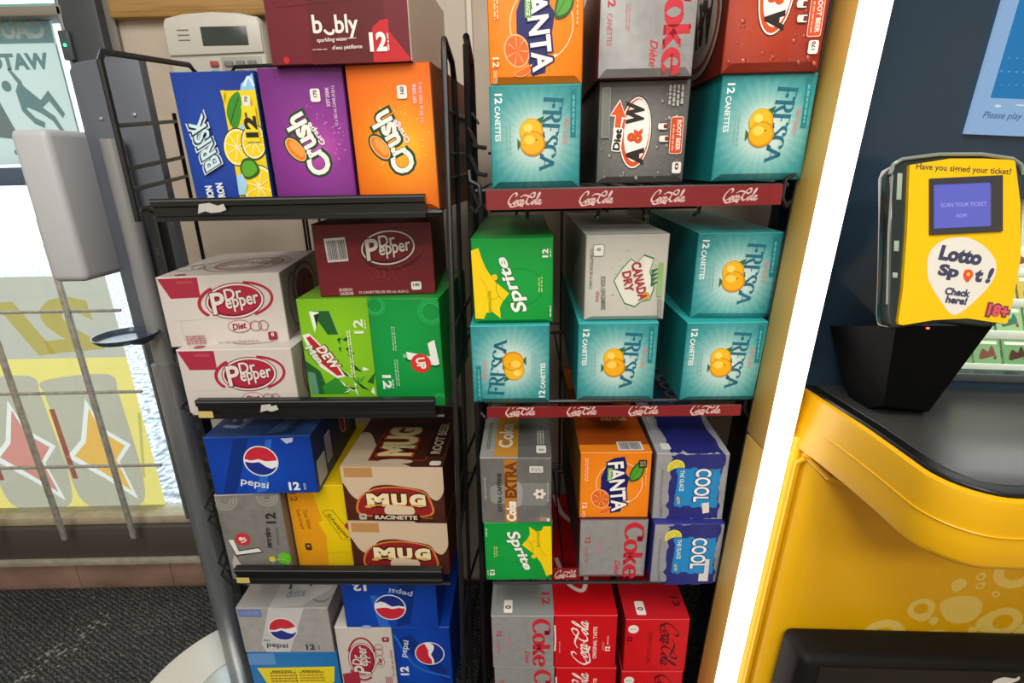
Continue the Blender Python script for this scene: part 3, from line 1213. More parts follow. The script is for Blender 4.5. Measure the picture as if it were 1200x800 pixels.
def art_extra(A):
    A.rrect(.30, .55, 4.2, 3.8, 1.0, '#8b8c89', 0, 'picture')
    A.rrect(.72, .55, 5.6, 4.6, .4, '#7f807e', 0, 'picture')
    A.ell(.52, .55, .9, 2.6, '#989a97', part='picture')
    A.rect(.335, .02, .51, .99, '#b0742c', 'picture')
    P = 'logo'
    A.text('EXTRA', .425, .33, 7.2, 2.1, 90, '#6e3c12', .05, part=P)
    A.text('Coke', .425, .81, 4.2, 1.8, 90, '#ece7dc', .06, .1, part=P)
    A.text('EXTRA CAFFEINE', .265, .52, 7.8, .75, 90, '#33302c', .03)
    A.smallprint(.06, .45, 4.5, .4, 90, '#a8a8a4', 1)
    A.rrect(.785, .17, 2.3, 1.25, .05, '#d9d6cf', 0, 'lettering')
    A.smallprint(.785, .17, 1.8, .8, 0, '#8a8884', 3)
    for k in range(6):
        t = k * PI / 3
        A.ell(.83 + .052 * math.cos(t), .54 + .048 * math.sin(t), .48, .34, '#e6dcd2', -math.degrees(t), 'picture', 12)
    A.ell(.83, .54, .3, .3, '#7a3d2c', part='picture', n=12)
    A.smallprint(.95, .5, 4, .35, 90, '#b7b5b0', 1)
    A.rrect(.88, .93, 1.4, .9, .15, '#a08a74', 0, 'calorie_badge')
    A.rrect(.955, .94, .5, .7, .1, '#dedad2', 0, 'calorie_badge')


def top_extra(A):
    A.rect(.20, .0, .53, .99, '#b98230', 'top_print')
    A.text('Coke', .35, .80, 9, 2.6, 90, '#e2d9c8', .03, part='top_print')
    A.rect(.53, 0, 1, 1, '#63625e', 'top_print')
    A.smallprint(.1, .8, 10, .7, 90, '#55544f', 2, 'top_print')
    A.rrect(.86, .93, 1.7, 2.6, .3, '#e4e1da', 0, 'top_print')
    A.text('0', .86, .935, .6, 1, 90, '#333', .02, part='top_print')
    A.smallprint(.86, .82, 5, 1.4, 90, '#bdb9b2', 3, 'top_print')


M_ICE = noise_mat('frosted_silver_card', [(0.3, '#9a9ba0'), (0.7, '#adadb0')], 30, 0.35, 3, metal=0.2)


def jag(x0, x1, y0, y1, amp, n, seed, along='x'):
    """Rough brush-edged rectangle as a polygon of fractions."""
    r = random.Random(seed)
    P = []
    for k in range(n):
        P.append((x0 + (x1 - x0) * k / n, y0 + r.uniform(-amp, amp)))
    for k in range(n):
        P.append((x1 + r.uniform(-amp, amp), y0 + (y1 - y0) * k / n))
    for k in range(n):
        P.append((x1 - (x1 - x0) * k / n, y1 + r.uniform(-amp, amp)))
    for k in range(n):
        P.append((x0 + r.uniform(-amp, amp), y1 - (y1 - y0) * k / n))
    return P


def cool(A, torn):
    A.poly(jag(.20, .92, .0, 1.0, .035, 14, 2), '#272c77', 'picture')
    A.poly(jag(.30, .90, .22, .80, .02, 14, 3), '#1f86c4', 'picture')
    A.ell(.28, .21, 1.45, 1.6, '#e6da5c', -20, 'picture', a0=20, a1=230)
    A.ell(.28, .21, 1.2, 1.35, '#cfc23a', -20, 'picture', a0=22, a1=228)
    for k in range(4):
        t = math.radians(60 + 35 * k)
        A.line([(.28, .21), (.28 + .1 * math.cos(t), .21 - .1 * math.sin(t))], .08, '#efe88c', 'picture')
    P = 'logo'
    A.text('COOL', .665, .47, 6.9, 3.2, -90, '#0f4f93', .07, part=P)
    A.text('COOL', .665, .47, 6.6, 2.7, -90, '#eceae6', .025, part=P)
    A.text('THE GLACE', .375, .40, 4.2, .75, -88, '#d9e8f0', .02)
    A.text('NESTEA', .35, .70, 1.7, .8, -80, '#16233f', .05, .2)
    A.text('NESTEA', .35, .70, 1.6, .6, -80, '#d9e0e2', .02, .2)
    A.smallprint(.10, .50, 7.0, .5, -90, '#82848a', 1)
    A.text('12 CANETTES', .12, .86, 2.6, .5, -90, '#6c6f86', .01)
    if torn == 1:
        A.poly([(.68, .74), (.78, .72), (.80, .88), (.71, .90)], '#ded6d0', 'torn_label')
    else:
        A.poly([(.77, .56), (.83, .56), (.84, .93), (.70, .93), (.70, .80), (.77, .80)], '#d8d2d2', 'torn_label')


def art_cool_a(A):
    cool(A, 1)


def art_cool_b(A):
    cool(A, 2)


def top_cool(A):
    A.poly(jag(.20, .92, .0, 1.0, .03, 16, 6), '#252a72', 'top_print')
    A.poly(jag(.26, .92, .05, .60, .02, 14, 8), '#1f7dbb', 'top_print')
    A.text('COOL', .7, .30, 16, 3.4, -90, '#cfd2d6', .03, part='top_print')
    A.rrect(.16, .94, 1.6, 2.2, .3, '#d9d9d6', 0, 'top_print')
    A.smallprint(.1, .7, 9, 1.0, -90, '#c6c8ca', 2, 'top_print')


M_RED = radial_print('coke_red', [(0.0, '#d3141c'), (0.6, '#cb1019'), (0.95, '#b80c15')], .5, .5)


def art_coke(A):
    A.nib(SCRIPT, .43, .50, 11.8, 3.9, 90, '#f3ebe6', .115, .38, 40, .45, 'logo', SBOX)
    A.text('ORIGINAL TASTE', .655, .52, 8.2, .75, 90, '#f3dcd6', .025)
    A.text('12', .86, .63, 1.2, 1.0, 90, '#f3ebe6', .05)
    A.smallprint(.86, .47, 2.2, .5, 90, '#eab0ab', 1)
    A.smallprint(.79, .58, 2.2, .5, 90, '#e3857f', 2)
    A.line([(.01, .18), (.02, .45), (.012, .68)], .28, '#f3ebe6', 'picture')
    A.smallprint(.09, .6, 3, .4, 90, '#e3857f', 1)


def top_coke(A):
    A.line([(.18, .0), (.3, .2), (.62, .30), (.62, .05)], 1.3, '#f0d9d4', 'top_print')
    A.line([(.1, .60), (.25, .78), (.5, .84), (.6, .72), (.55, .60)], .9, '#e9d2cc', 'top_print')


def art_zero(A):
    A.nib(SCRIPT, .70, .50, 11.4, 3.8, -90, '#2a1215', .115, .40, 40, .45, 'logo', SBOX)
    A.text('ZERO SUCRE', .40, .53, 8.4, .85, -90, '#7d1218', .02)
    A.ell(.13, .18, 1.02, 1.02, '#e8e2dc', part='calorie_badge')
    A.smallprint(.13, .18, 1.3, .3, 0, '#8a7a76', 1, 'calorie_badge')
    A.text('12', .085, .37, 1.2, 1.0, -90, '#4a1013', .05)
    A.smallprint(.5, .93, 2, .4, 0, '#a01016', 1)


def top_zero(A):
    A.rrect(.27, .93, 1.8, 3.4, .3, '#ecdcd6', 0, 'top_print')
    A.text('0', .27, .935, .8, 1.2, -90, '#3a2a2a', .03, part='top_print')
    A.text('12', .87, .89, 2.6, 1.3, -90, '#5a1216', .03, part='top_print')
    A.nib(SCRIPT, .60, .30, 24, 7.5, -90, '#3a0d10', .115, .4, 40, .45, 'top_print', SBOX)


# left rack ---------------------------------------------------------------------
M_BRISK = radial_print('brisk_blue', [(0.0, '#1e47a6'), (0.5, '#183c95'), (0.9, '#12307f')], .3, .5)


def art_brisk(A):
    A.vs = .87
    Q = 'lemon_picture'
    A.poly([(.83, .10), (.985, .02), (.99, .17), (.80, .17)], '#8fc4e6', Q)
    A.line([(.86, .12), (.93, .05), (.98, .12)], .35, '#d5e8f2', Q)
    A.poly([(.585, .15), (.99, .15), (.99, 1.14), (.585, 1.14)], '#e6cc1c', Q)
    A.blob([(.60, .34), (.66, .22), (.78, .16), (.80, .26), (.74, .40), (.66, .46)], '#3c8a2c', Q)
    A.line([(.62, .42), (.70, .30), (.78, .20)], .14, '#1d5c1d', Q)
    A.poly([(.60, .50), (.80, .40), (.83, .54), (.62, .66)], '#9cc8e2', Q)
    for (u, v, rx, ry) in ((.66, .60, 2.0, 2.6), (.88, .56, 1.8, 2.4), (.86, .93, 2.5, 3.0)):
        A.ell(u, v, rx + .16, ry + .16, '#2f3a20', -15, Q, a0=(0 if v < .9 else 0), a1=360)
        A.ell(u, v, rx, ry, '#f1e9b8', -15, Q)
        A.ell(u, v, rx * .88, ry * .88, '#efd016', -15, Q)
        for k in range(8):
            t = k * PI / 4 + .3
            A.line([(u, v), (u + rx * .085 * .85 * math.cos(t), v + ry * .05 * .85 * math.sin(t))], .14, '#f6eec0', Q)
    A.blob([(.66, .78), (.72, .70), (.84, .70), (.90, .80), (.80, .86), (.70, .86)], '#2d5a1e', Q)
    A.blob([(.68, .78), (.73, .72), (.83, .72), (.87, .79), (.79, .84), (.71, .84)], '#5aa52e', Q)
    A.poly([(.60, .84), (.68, .82), (.72, .92), (.66, 1), (.59, 1)], '#a5cfe8', Q)
    A.poly([(.585, .15), (.635, .15), (.60, .24)], '#e6cc1c', Q)
    A.rect(.80, .27, .965, .56, '#e8d325', Q)
    A.text('12', .88, .44, 3.4, 1.9, 90, '#24241c', .06)
    A.smallprint(.845, .345, .4, 1.2, 0, '#6b6420', 1)
    A.badge(.875, .235, '70', 84, '#dfe0d0', '#404030', .95)
    P = 'logo'
    A.text('BRISK', .28, .56, 8.9, 3.5, 101, '#cfd9de', .10, -.3, 1.0, part=P)
    A.text('BRISK', .28, .56, 8.6, 3.1, 101, '#16264f', .06, -.3, 1.0, part=P)
    A.text('BRISK', .28, .56, 8.3, 2.6, 101, '#c8e6ea', .02, -.3, 1.0, part=P)
    A.text('LEMON', .235, 1.01, 3.7, 1.15, 93, '#dfe6ea', .05)
    A.text('CITRON', .375, 1.0, 4.2, 1.15, 93, '#dfe6ea', .05)


def crush(A, spl, flavour, cal):
    A.vs = .87
    rng = random.Random(len(flavour))
    A.hold = True
    for i in range(40):
        t = rng.uniform(0, 2 * PI)
        r = rng.uniform(.75, 1.25)
        A.ell(.58 + .30 * r * math.cos(t), .56 + .22 * r * math.sin(t), .05 + .28 * rng.random() ** 2, .07, spl, math.degrees(-t), 'picture', 8)
    A.hold = False
    A.n += 1
    P = 'logo'
    # letters set along a rising line, the C and the h taller than the rest
    ang = math.radians(112)
    sizes = [('C', 2.75, 3.5, .15), ('r', 1.25, 2.2, 0), ('u', 1.6, 2.2, 0), ('s', 1.5, 2.3, 0), ('h', 1.65, 3.3, .5)]
    x_, pos = 0.0, []
    for ch, L, h, up in sizes:
        d_ = x_ + L / 2
        du = (math.cos(ang) * d_ - math.sin(ang) * up) / A.W
        dv = -(math.sin(ang) * d_ + math.cos(ang) * up) / (A.H * A.vs)
        pos.append((ch, .655 + du, .835 + dv, L, h))
        x_ += L + .02
    A.ell(.335, .635, 2.2, 1.35, '#274a33', 129, P)
    for ch, u, v, L, h in pos:
        A.text(ch, u, v, L / .87 + .8, h + .8, 114, '#274a33', .07, part=P)
    A.ell(.335, .635, 1.85, 1.0, '#ee7d1c', 129, P)
    A.ell(.350, .630, 1.4, .6, '#f4a14a', 129, P)
    A.ring(.335, .635, 1.9, 1.05, .13, '#f9c88c', 129, P)
    for ch, u, v, L, h in pos:
        A.text(ch, u, v, L / .87, h, 114, '#efeee6', .035, part=P)
    A.text(flavour, .615, .51, 4.1, 1.1, 124, '#efe6ea', .03)
    A.badge(.655, .215, cal, 90, s=1.15)
    A.text('SOFT DRINK', .80, .23, 2.9, .55, 90, '#e9cfe6', .02)
    A.text('12 x 355 mL CANS (4.26 L)', .875, .30, 6.0, .6, 90, '#e9cfe6', .01)


M_GRAPE = radial_print('grape_print', [(0.0, '#c05ab8'), (0.16, '#a8439f'), (0.33, '#8a3390'), (0.6, '#7b2f86'), (0.9, '#6e2878')], .60, .46, 1.6, 0, 0, .12, 7)
M_ORNG = radial_print('orange_burst_print', [(0.0, '#f5c02a'), (0.16, '#f3a81c'), (0.34, '#f0901a'), (0.6, '#ea7614'), (0.9, '#e2660f')], .62, .46, 1.6, 0, 0, .14, 7)


def art_crush_grape(A):
    crush(A, '#c983c6', 'Grape', '170')


def art_crush_orange(A):
    crush(A, '#f7c65e', 'Orange', '160')


def crease(A, c):
    A.line([(.0, .0), (.17, .13), (.5, .10), (.83, .13), (1, .0)], .05, c, 'end_flap', False)


M_BUBLY = radial_print('maroon_card', [(0.0, '#6e1f28'), (0.5, '#6a1d2a'), (0.9, '#631b2c')], .5, .4)


def art_bubly(A):
    A.rect(.30, 0, .83, 1, '#5e1a20', 'picture')
    A.line([(.05, .30), (.09, .43), (.90, .37), (.93, .25)], .06, '#481319', 'picture', False)
    A.poly([(.74, .66), (.80, .59), (.855, .58), (.855, .70), (.99, .97), (.985, 1), (.73, 1)], '#c0232b', 'picture')
    for u, v, r in ((.13, .27, .6), (.11, .95, .42), (.755, .25, .35), (.715, .08, .5)):
        A.ell(u, v, r, r, '#c3262e', part='picture')
    P = 'logo'
    W_ = '#efe3df'
    A.text('b', .36, .605, 1.35, 2.25, 0, W_, .02, part=P)
    A.line([(.405, .665), (.43, .70), (.46, .70), (.475, .665)], .34, W_, P)
    A.text('bly', .565, .64, 3.2, 2.9, 0, W_, .02, part=P)
    A.text('sparkling water', .455, .765, 4.3, .62, 1, W_, .01)
    A.smallprint(.60, .755, 1.4, .25, 0, '#c9a8a4', 1)
    A.text("d'eau pétillante", .555, .845, 4.2, .62, 1, W_, .01)
    A.smallprint(.36, .855, 2.0, .25, 0, '#c9a8a4', 1)
    A.text('12', .775, .80, 2.4, 2.35, 0, '#f2ece8', .045)
    A.smallprint(.845, .80, 2.2, .4, 90, '#eab9b5', 1)


def dp_logo(A, u, v, s, rot, red, dark, white, part='logo', sw=True):
    P = part
    ca, sa = math.cos(math.radians(rot)), math.sin(math.radians(rot))

    def q(dx, dy):
        return (u + (dx * ca - dy * sa) * s / A.W, v - (dx * sa + dy * ca) * s / A.H)
    if sw:
        A.ring(*q(.6, .1), 5.1 * s, 2.9 * s, .42 * s, red, rot + 6, P, a0=-70, a1=75)
        A.ring(*q(-.3, -.1), 5.2 * s, 3.05 * s, .5 * s, red, rot + 6, P, a0=120, a1=215)
    A.ell(*q(0, 0), 4.35 * s, 2.8 * s, dark, rot + 7, P, 36)
    A.ell(*q(0, 0), 4.2 * s, 2.65 * s, white, rot + 7, P, 36)
    A.ell(*q(0, 0), 3.95 * s, 2.4 * s, dark, rot + 7, P, 36)
    A.ell(*q(.1, .15), 3.8 * s, 2.2 * s, red, rot + 7, P, 36)
    for col, bo in ((dark, .07), (white, .02)):
        e = .3 * s if col == dark else 0
        A.text('Dr', *q(-.1, 1.15), 2.6 * s + e, 1.8 * s + e, rot + 9, col, bo, .12, part=P)
        A.text('epper', *q(1.05, -.45), 5.0 * s + e, 2.05 * s + e, rot + 9, col, bo, .12, part=P)
        A.text('P', *q(-2.45, -.2), 2.0 * s + e, 3.3 * s + e, rot + 8, col, bo, .12, part=P)


def art_drpepper(A):
    A.ring(.66, .36, 5.4, 3.6, .5, '#521118', 12, 'picture')
    dp_logo(A, .62, .34, 1.08, 0, '#7d1a22', '#4a0f15', '#e2dad4')
    for du, r in ((0, 2.1), (.16, 1.3)):
        A.ring(.54 + du, .70, r, 1.3, .16, '#8c2a30', 5, 'picture')
    A.text('23', .535, .70, 1.7, 1.3, 0, '#9c3036', .0)
    A.barcode(.185, .35, 3.5, 4.0, 3)
    A.text('BOISSON', .225, .905, 2.2, .55, 0, '#d9b8b4', .03)
    A.text('GAZEUSE', .23, .96, 2.3, .55, 0, '#d9b8b4', .03)
    A.text('12 CANETTES DE 355 mL (4,26 L)', .55, .955, 8.4, .6, 0, '#d9b8b4', .03)
    A.badge(.835, .875, '140', 0, s=1.15)


M_WHITE = radial_print('white_card', [(0.0, '#cfc8c2'), (0.6, '#c9c2bc'), (0.95, '#c2bab5')], .5, .5)


def art_dietdp(A):
    A.poly([(.012, .02), (.33, .02), (.325, .30), (.085, .30)], '#a32a3f', 'picture')
    A.smallprint(.22, .08, 2.6, .5, 0, '#bb5a68', 2)
    A.line([(.07, .62), (.80, .60), (.89, .55), (.93, .05)], .05, '#b2a9a4', 'picture', False)
    A.line([(.12, .62), (.125, .98)], .05, '#b2a9a4', 'picture', False)
    dp_logo(A, .60, .37, 1.12, 0, '#a82438', '#7a1830', '#ddd5cf')
    A.ell(.60, .735, 1.9, 1.15, '#a85560', 0, 'picture')
    A.ell(.60, .735, 1.78, 1.03, '#cfc8c2', 0, 'picture')
    A.text('Diet', .60, .735, 2.3, 1.2, 8, '#8c2034', .04, .2)
    for u, r in ((.735, 1.0), (.80, .85)):
        A.ring(u, .74, r, .95, .13, '#a85560', 0, 'picture')
    A.smallprint(.22, .90, 3.2, 1.7, 0, '#b06a74', 4)
    A.text('12 x 355 mL CANS (4.26 L)', .57, .965, 6.6, .42, 0, '#a46a72', .02)
    A.rrect(.865, .90, 1.5, 1.5, .3, '#8c2438', 0, 'calorie_badge')
    A.text('0', .865, .88, .5, .7, 0, '#e0cfca', .04, part='calorie_badge')


def top_dietdp(A):
    A.ell(.56, .55, 7.4, 9.5, '#8e7a76', 0, 'top_print')
    A.ell(.56, .55, 7.1, 9.0, '#bdb2ac', 0, 'top_print')
    A.ell(.58, .57, 5.9, 7.2, '#8d4a50', 0, 'top_print')
    A.ell(.58, .57, 5.5, 6.7, '#9a8784', 0, 'top_print')
    A.text('Pepper', .6, .66, 8, 4.2, 188, '#cbc3bd', .04, part='top_print')
    A.text('Dr', .62, .47, 4, 3.6, 188, '#cbc3bd', .04, part='top_print')
    A.ring(.22, .62, 2.6, 3.6, .3, '#a08a86', 0, 'top_print')
    A.ring(.10, .68, 2.2, 3.0, .3, '#a08a86', 0, 'top_print')
    A.ell(.17, .95, .9, .8, '#a3485a', 0, 'top_print', 14)


def side_dietdp(A):
    for rx, c in ((9, '#7d2a38'), (8.2, '#b7afaa'), (6.6, '#8a2c3c')):
        A.ell(.58, .45, rx, rx * .55, c, -8, 'side_print')
    A.ring(.25, .5, 3.6, 5.0, .4, '#8a3a48', 0, 'side_print')
    A.line([(.06, .1), (.03, .5), (.06, .92)], .12, '#8f8782', 'side_print')


M_DEW = radial_print('lime_card', [(0.0, '#86c421'), (0.5, '#79b81c'), (0.9, '#67a516')], .5, .6)
DG = '#1f5a2c'


def art_dew(A):
    A.vs = .90
    Q = 'picture'
    A.poly([(.16, .12), (.44, .12), (.53, .36), (.38, .36), (.27, .22)], DG, Q)
    A.poly([(.16, .12), (.30, .13), (.20, .34)], '#e6efdc', Q)
    A.poly([(.22, .16), (.30, .14), (.24, .28)], '#14301c', Q)
    A.poly([(.0, .62), (.20, .74), (.26, .90), (.34, .99), (.04, .99)], DG, Q)
    A.poly([(.02, .74), (.12, .76), (.14, .99), (.04, .99)], '#5b8f78', Q)
    A.poly([(.20, .90), (.44, .80), (.58, .99), (.22, .99)], '#2c8a2e', Q)
    rng = random.Random(12)
    A.hold = True
    for i in range(16):
        u, v = rng.uniform(.46, .92), rng.uniform(.72, .98)
        A.poly([(u, v), (u + rng.uniform(-.14, .14), v - rng.uniform(.03, .12)), (u + rng.uniform(.02, .14), v + rng.uniform(-.02, .06))],
               rng.choice([DG, '#1b4a26', '#e3eedb', '#3f9a34', '#14361f']), Q)
    for i in range(9):
        u, v = rng.uniform(.50, .66), rng.uniform(.40, .64)
        A.poly([(u, v), (u + rng.uniform(.03, .12), v - rng.uniform(.0, .05)), (u + rng.uniform(.02, .09), v + rng.uniform(.01, .06))], DG, Q)
    A.hold = False
    A.n += 1
    P = 'logo'
    A.poly([(.02, .36), (.12, .34), (.36, .54), (.56, .80), (.44, .82), (.22, .70), (.10, .56)], '#e8e4d8', P)
    A.poly([(.07, .385), (.13, .37), (.36, .57), (.52, .785), (.44, .79), (.24, .66)], '#b3262c', P)
    A.text('Mtn', .155, .56, 4.2, 1.7, -57, '#1d4a2a', .06, .2, part=P)
    A.text('Mtn', .155, .56, 4.0, 1.4, -57, '#dfe6d2', .03, .2, part=P)
    A.text('DEW', .35, .595, 5.6, 2.2, -58, '#6e1318', .09, .2, part=P)
    A.text('DEW', .35, .595, 5.3, 1.8, -58, '#e9e2d4', .04, .2, part=P)
    A.text('12', .83, .28, 2.9, 1.7, 90, '#dce8c4', .03)
    A.smallprint(.93, .26, 1.6, .5, 90, '#cfe0a8', 1)
    A.smallprint(.68, .56, 9, .8, 90, '#d7e8ae', 2)


M_7UP = radial_print('seven_green', [(0.0, '#0f9a43'), (0.5, '#0b8f3d'), (0.9, '#087c35')], .5, .6)


def seven(A, u, v, s, rot, part='logo', white='#e9ece4', dark='#0d5a2c', red='#d0382c'):
    ca, sa = math.cos(math.radians(rot)), math.sin(math.radians(rot))

    def q(x, y):
        return (u + (x * ca - y * sa) * s / A.W, v - (x * sa + y * ca) * s / A.H)
    seven_p = [(-1.3, 1.5), (1.3, 1.5), (1.35, 1.0), (.35, -1.6), (-.45, -1.6), (.35, .75), (-1.0, .75), (-1.15, 1.05)]
    A.poly([q(x * 1.1 + .08, y * 1.08 - .08) for x, y in seven_p], dark, part)
    A.poly([q(x, y) for x, y in seven_p], white, part)
    A.ell(*q(.95, -.35), 1.02 * s, 1.02 * s, red, rot, part)
    A.text('UP', *q(.95, -.35), 1.2 * s, .95 * s, rot, white, .04, part=part)


def art_7up(A):
    for u, v, r in ((.88, .12, 2.3), (.10, .06, 1.9), (.93, .96, 1.8)):
        A.ring(u, v, r, r, .5, '#17a04c', part='picture')
        A.ring(u, v, r * .72, r * .72, .12, '#4cb56a', part='picture')
    seven(A, .72, .50, 1.75, -82)
    A.rect(.44, .50, .50, .535, '#7cc08a', 'picture')
    A.text('12', .17, .77, 2.7, 1.6, -90, '#dfe9dc', .04)
    A.smallprint(.255, .79, 1.8, .5, -90, '#b5d8b6', 1)
    A.smallprint(.33, .36, 4.4, .8, -90, '#8fc79a', 2)
    A.smallprint(.33, .68, 5.0, .8, -90, '#8fc79a', 2)


M_7Z = noise_mat('grey_metallic_card', [(0.3, '#807e79'), (0.7, '#8d8b86')], 50, 0.36, 2, metal=0.2)


def art_7zero(A):
    A.vs = .86
    for u, v, r in ((.15, .06, 2.3), (.80, .05, 2.0)):
        for k in range(3):
            A.ring(u, v, r - k * .55, r - k * .55, .2, '#a9a7a0', part='picture', a0=170, a1=370)
    P = 'logo'
    A.poly([(.08, .60), (.16, .60), (.22, .82), (.16, .84), (.13, .70)], '#3a3a3a', P)
    A.poly([(.07, .60), (.16, .59), (.21, .75), (.52, .72), (.58, .80), (.14, .83)], '#3c3d3a', P)
    A.poly([(.075, .60), (.155, .595), (.20, .765), (.51, .735), (.56, .785), (.15, .81)], '#e2e0da', P)
    A.ell(.30, .60, 1.45, 1.5, '#c2323a', part=P)
    A.text('UP', .30, .60, 1.6, 1.3, 110, '#e6e0da', .05, part=P)
    A.text('12', .80, .33, 2.9, 1.9, 86, '#2c2b29', .03)
    A.text('zero·zéro', .70, .60, 5.6, 1.15, 86, '#33322f', .03)
    A.smallprint(.85, .58, 4, .5, 86, '#6a6965', 2)
    A.ell(.70, .90, .65, .65, '#d6c832', part='picture')
    A.ell(.90, .90, 1.35, 1.45, '#5fbf23', part='picture')
    A.ring(.82, .97, 1.6, 1.2, .14, '#b7b6ae', 10, 'picture')
    A.poly([(.06, .92), (.12, .80), (.22, 1), (.06, 1)], '#b7b4ae', 'picture')


M_YEL = radial_print('yellow_card', [(0.0, '#e8c70c'), (0.6, '#e0bf0a'), (0.95, '#d3b208')], .7, .5)


def art_schw(A):
    A.vs = .88
    A.poly([(0, 0), (.40, 0), (.55, .62), (.50, 1.13), (0, 1.13)], '#e39a17', 'picture')
    A.poly([(.44, .50), (.86, .36), (1, .52), (1, .72), (.80, .74), (.60, .73), (.50, .62)], '#e8c70c', 'picture')
    P = 'logo'
    fr = [(.56, .34), (.70, .33), (.98, .66), (.96, .74), (.80, .735), (.54, .36)]
    A.line(fr + [fr[0]], .12, '#5a4a14', P, False)
    A.text('Schweppes', .755, .55, 7.6, 1.3, -58, '#4a3c10', .01, .25, part=P)
    A.ell(.93, .545, .72, .72, '#b4382a', part=P)
    A.text('Tonic Water', .27, .46, 5.4, .95, -84, '#7c4c0a', .0)
    A.text('Soda tonique', .145, .46, 5.4, .95, -84, '#7c4c0a', .0)
    A.text('12', .10, .16, 2.2, 1.4, -84, '#8a5410', .0)
    A.rrect(.21, .84, 1.3, 1.7, .3, '#4a3210', 0, 'calorie_badge')
    A.text('80', .21, .83, .6, .6, -84, '#d8a94a', .03, part='calorie_badge')
    A.line([(.04, .98), (.24, .89), (.5, .93), (.98, .90)], .05, '#b98a10', 'end_flap', False)


M_PEPSI = radial_print('pepsi_blue', [(0.0, '#0f4bb8'), (0.35, '#0b3fa6'), (0.9, '#08318d')], .45, .45, .7)


def globe(A, u, v, r, rot, part='logo'):
    A.ell(u, v, r * 1.08, r * 1.08, '#e2e3e6', part=part, n=36)
    A.ell(u, v, r, r, '#1c2f86', part=part, n=36)
    a = math.radians(rot)

    def q(x, y):
        return (u + (x * math.cos(a) - y * math.sin(a)) * r / A.W, v - (x * math.sin(a) + y * math.cos(a)) * r / A.H)
    arc = [(math.cos(math.radians(t)), math.sin(math.radians(t))) for t in range(-12, 193, 12)]
    A.poly([q(x, y) for x, y in arc] + [q(-.55, -.22), q(-.1, -.08), q(.35, -.35), q(.7, -.42)], '#e8e8e8', part)
    arc = [(math.cos(math.radians(t)), math.sin(math.radians(t))) for t in range(14, 188, 12)]
    A.poly([q(x, y) for x, y in arc] + [q(-.6, -.06), q(-.15, .12), q(.25, .05), q(.6, .12)], '#c4283a', part)


def pepsi_letters(A, u, v, L, h, rot, c, part='logo'):
    A.text('pepsi', u, v, L, h, rot, c, .015, part=part)


def art_pepsi(A):
    A.poly([(.28, .04), (.42, .02), (.30, .60), (.20, .98), (.08, .98)], '#0a2f7e', 'picture')
    A.poly([(.58, .06), (.64, .05), (.50, .95), (.40, .98)], '#2b67c6', 'picture')
    globe(A, .50, .42, 3.0, -12)
    pepsi_letters(A, .40, .82, 5.2, 1.9, -14, '#d7dcea')
    A.text('12', .775, .87, 2.1, 1.8, 0, '#e3e6ee', .045)
    A.smallprint(.875, .88, 1.4, .5, 90, '#b3c2e2', 2)
    A.poly([(.72, .04), (.84, .03), (.83, .10), (.77, .13)], '#b9c4dd', 'picture')


def top_pepsi(A):
    A.poly([(.52, 1), (.80, .97), (.95, .2), (.7, .2)], '#233a66', 'top_print')
    A.poly([(.55, .97), (.72, .93), (.9, .2), (.82, .2)], '#46608c', 'top_print')
    A.text('12', .18, .75, 6, 3, 80, '#9db1d8', .03, part='top_print')
    A.smallprint(.28, .75, 6, 1.2, 80, '#9db1d8', 2, 'top_print')


def side_pepsi(A):
    A.rrect(.30, .55, 3.2, 6.2, .4, '#b9bcc6', 0, 'side_print')
    A.smallprint(.30, .55, 2.6, 5.4, 0, '#6b7388', 8, 'side_print')
    A.rrect(.12, .72, 4.6, 5.4, .3, '#c8c8c8', 0, 'side_print')
    globe(A, .72, .45, 3.2, 70, 'side_print')


def art_pepsi_inv(A):
    A.poly([(.36, .98), (.48, .99), (.36, .30), (.30, .30)], '#2b67c6', 'picture')
    A.poly([(.80, .0), (.62, .0), (.52, .5), (.56, .98), (.70, .9)], '#0a2f7e', 'picture')
    globe(A, .50, .55, 3.1, 172)
    pepsi_letters(A, .63, .22, 4.9, 1.7, 165, '#aebbdc')
    A.text('12', .20, .12, 2.9, 1.9, 180, '#e3e6ee', .045)
    A.line([(.02, .42), (.98, .42)], .04, '#2450a0', 'end_flap', False)
    A.ell(.22, 1.0, 1.2, .8, '#8fa8d8', part='picture', a0=0, a1=180)


def art_pepsi_turned(A):
    A.poly([(.02, .20), (.30, .10), (.9, .60), (.9, .80)], '#0a2f7e', 'picture')
    A.line([(.02, .10), (.35, .55), (.95, .72)], .5, '#2b67c6', 'picture')
    globe(A, .62, .37, 3.0, 95)
    pepsi_letters(A, .20, .30, 4.8, 1.7, 78, '#cfd7ea')
    A.text('12', .14, .62, 2.6, 1.9, 90, '#e3e6ee', .045)


M_MUG = radial_print('brown_card', [(0.0, '#55291d'), (0.6, '#4a2218'), (0.95, '#3f1c13')], .5, .6)


